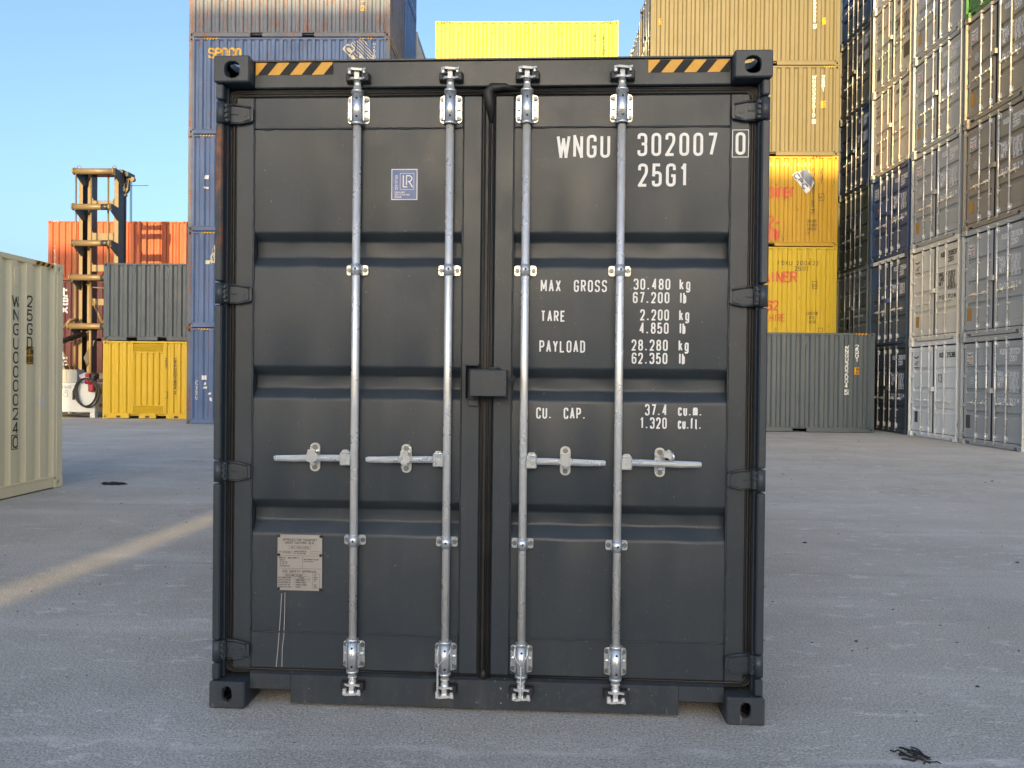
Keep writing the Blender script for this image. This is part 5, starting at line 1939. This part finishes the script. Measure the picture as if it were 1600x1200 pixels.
# ================================================================== diesel tank with its pump
tank = thing('fuel_tank', 'white steel fuel tank with combustible liquid lettering beside the small yellow container', 'fuel tank', (-15.8, 25.75, 0))
def tk(fn, name, mat, nm=1):
    mb = MB()
    fn(mb)
    return put(name, mb.mesh(name, nm), mat, tank)
tk(lambda mb: (mb.box(-1.2, 1.10, 0, 2.3, .18, 1.17, .02), mb.box(-1.22, 1.12, -.015, 2.32, 1.10, 1.14, .006)), 'tank_body', M['tank'])
for x in (-1.1, .93):
    for y in (.0, 2.13):
        tk(lambda mb: mb.box(x, x + .17, y - .01, y + .17, .0, .1795, .006), 'foot', M['tank'])
tk(lambda mb: mb.box(-.92, .92, .03, .10, .06, .13, .006), 'skid_rail', M['dark'])
tk(lambda mb: mb.box(.66, .90, -.012, .0285, .045, .15, .004), 'fork_pocket', M['dark'])
PT = front_map(-.006)
tk(lambda mb: (ribbon(mb, strokes('COMBUSTIBLE LIQUID', -.92, .985, .085, .043, .027)[0], .012, PT), ribbon(mb, strokes('3Y', .06, .86, .07, .04, .03)[0], .011, PT), ribbon(mb, boxline(.03, .16, .70, .83), .012, PT)), 'lettering', M['blue_mark'])
tk(lambda mb: (mb.box(1.1005, 1.106, .25, .60, .80, .96, .002), mb.box(1.1005, 1.106, .25, .60, .34, .46, .002)), 'warning_sign', M['plate_gold'])
tk(lambda mb: (mb.box(-.30, .33, .25, .70, 1.1705, 1.62, .012), mb.box(-.28, -.03, .24, .2495, 1.2, 1.6, .004)), 'control_cabinet', M['box_grey'])
tk(lambda mb: (mb.box(.88, 1.13, -.02, .22, 1.30, 1.50, .03), mb.box(1.03, 1.12, -.10, .10, 1.28, 1.42, .02)), 'pump_head', M['grease'])
tk(lambda mb: (mb.box(.92, 1.12, -.14, .0, .88, 1.15, .03), mb.tube([(1.0, -.10, 1.15), (1.0, -.05, 1.32)], .06, 10), mb.tube([(.80, -.05, 1.20), (.95, -.05, 1.22)], .07, 10), mb.box(.80, .95, -.10, .04, 1.36, 1.48, .02)), 'fuel_pump', M['red'])
def hosef(mb):
    rnd = random.Random(2)
    pts = []
    for i in range(75):
        a = 2 * pi * i / 25 + 1.2
        k = i / 75
        pts.append((.88 + (.40 - .05 * k) * cos(a) + .05 * sin(a * .33), -.10 - .03 * k, .90 + (.42 if sin(a) > 0 else .56 - .06 * k) * sin(a)))
    mb.tube(pts, .028, 8)
    mb.tube([(.42, -.10, .70), (.45, -.11, .95), (.55, -.10, 1.12), (.60, -.10, 1.20)], .035, 8)
tk(hosef, 'hose', M['rubber'])
tk(lambda mb: mb.box(.40, .47, -.15, -.08, .60, .92, .015), 'nozzle', M['dark'])
def bag():
    mb = MB()
    rnd = random.Random(4)
    n, rr = 10, 6
    vs = [(0, 0, 0.36)]
    for j in range(1, rr):
        t = pi * j / rr
        for k in range(n):
            a = 2 * pi * k / n
            q = rnd.uniform(.75, 1.2)
            vs.append((.22 * q * sin(t) * cos(a), .16 * q * sin(t) * sin(a), .18 + .17 * cos(t) * rnd.uniform(.9, 1.15)))
    vs.append((0, 0, .0))
    fs = [(0, 1 + k, 1 + (k + 1) % n) for k in range(n)]
    for j in range(rr - 2):
        b = 1 + j * n
        fs += [(b + k, b + n + k, b + n + (k + 1) % n, b + (k + 1) % n) for k in range(n)]
    b = 1 + (rr - 2) * n
    fs += [(b + k, len(vs) - 1, b + (k + 1) % n) for k in range(n)]
    mb.add(vs, fs)
    return mb.mesh('plastic_bag')
b_ = put('plastic_bag', bag(), M['plastic'], loc=(-15.22, 26.10, 1.172))
tag(b_, 'crumpled pinkish clear plastic bag lying on top of the white tank', 'plastic bag')

# ================================================================== litter on the asphalt
def shred(seed, n, sx, sy, sz, w=.014):
    rnd = random.Random(seed)
    mb = MB()
    for _ in range(n):
        x, y = rnd.gauss(0, sx * .4), rnd.gauss(0, sy * .4)
        a = rnd.gauss(-.35, .45)
        ln = rnd.uniform(.25, .6) * sx
        pts = []
        for i in range(6):
            t = i / 5 - .5
            pts.append((x + ln * 2 * t * cos(a), y + ln * 2 * t * sin(a) * .7 + .01 * sin(i * 2 + x * 90), .006 + sz * (0.25 - t * t) * 3 * rnd.uniform(.3, 1.0)))
        mb.tube(pts, [.003] + [rnd.uniform(.35, .7) * w] * 4 + [.002], 5)
    return mb.mesh('rubber_scrap')
r1 = put('rubber_scrap', shred(3, 11, .09, .06, .012, .008), M['debris'], loc=(1.52, 3.10, 0), rotz=-.2)
tag(r1, 'shredded black rubber scrap on the ground at the lower right corner', 'rubber scrap')
r2 = put('rubber_scrap', shred(8, 16, .19, .08, .035, .017), M['debris'], loc=(-5.60, 10.20, 0), rotz=.1)
tag(r2, 'flattened black rubber scrap on the ground beyond the cream container', 'rubber scrap')
def pebbles():
    rnd = random.Random(21)
    mb = MB()
    for _ in range(900):
        y = 1.6 + 18 * rnd.random() ** 1.5
        x = rnd.uniform(-.64, .66) * (y + 1.0)
        if -1.5 < x < 1.1 and y > 3.3 and y < 9.6:
            continue
        if x < -6.0 and y < 10.1 or x > 9.8:
            continue
        mb.cur = 1 if rnd.random() < .5 else 0
        r = rnd.uniform(.0018, .005) * (1 + y * .10) * (2.2 if rnd.random() < .06 else 1)
        vs = []
        for k in range(6):
            d = [(1, 0, 0), (0, 1, 0), (-1, 0, 0), (0, -1, 0), (0, 0, .7), (0, 0, -.4)][k]
            q = r * rnd.uniform(.6, 1.4)
            vs.append((x + d[0] * q * 1.3, y + d[1] * q, .001 + d[2] * q))
        mb.add(vs, [(0, 1, 4), (1, 2, 4), (2, 3, 4), (3, 0, 4), (1, 0, 5), (2, 1, 5), (3, 2, 5), (0, 3, 5)])
    return mb.mesh('gravel', 2)
put('gravel', pebbles(), [M['stone'], M['stone_dark']], kind='stuff')

# ================================================================== stacks behind the camera: they cast the evening shade
GS = 'containers in the stacks behind the viewer'
def far_box(L, H):
    mb = MB()
    mb.box(0, L, 0, 2.438, 0.02, H - .02)
    for x in (0, L - .16):
        for y in (-.006, 2.438 - .156):
            mb.box(x - .004, x + .164, y, y + .162, 0, .118)
            mb.box(x - .004, x + .164, y, y + .162, H - .118, H)
            mb.box(x, x + .15, y + .002, y + .15, .118, H - .118)
    n = int((L - .4) / .278)
    for k in range(n):
        x = .22 + k * .278
        mb.box(x, x + .12, 2.438, 2.462, .16, H - .08)
    return mb.mesh('shipping_container')
STACK_NO = [0]
def back_stack(x0, L, hs, yf, mats):
    z = .002
    STACK_NO[0] += 1
    side = ('in the far left stack, alone', 'in the low stack left of the tall one', 'in the tallest stack', 'in the narrow stack', 'in the low stack right of the narrow one', 'in the second stack from the right', 'in the rightmost stack')[STACK_NO[0] - 1]
    for k, (H, mm) in enumerate(zip(hs, mats)):
        me = cached(('far', L, H), lambda: far_box(L, H))
        o = put('shipping_container', me, M[mm], loc=(x0, yf - 2.438, z))
        cl = {'rustred': 'rust red', 'slate': 'slate grey', 'olive': 'olive green'}.get(mm, mm)
        tag(o, '%s container %s behind the viewer' % (cl, side), 'shipping container', GS)
        z += H + GAP
back_stack(-30.26, 6.058, [HC] * 5, -53, ['navy', 'maroon', 'slate', 'olive', 'tan'])
back_stack(-20.80, 6.058, [HC] * 4, -40, ['slate', 'tan', 'navy', 'maroon'])
back_stack(-14.56, 6.058, [HC] * 6, -33, ['rustred', 'slate', 'navy', 'tan', 'olive', 'maroon'])
back_stack(-8.16, 2.438, [STD] * 2, -20, ['slate', 'navy'])
back_stack(-5.22, 6.058, [STD] * 2, -20, ['tan', 'maroon'])
back_stack(-0.90, 6.058, [STD] * 2 + [HC] * 3, -40, ['navy', 'tan', 'slate', 'olive', 'maroon'])
back_stack(5.20, 6.058, [STD] * 5, -40, ['slate', 'navy', 'tan', 'olive', 'maroon'])
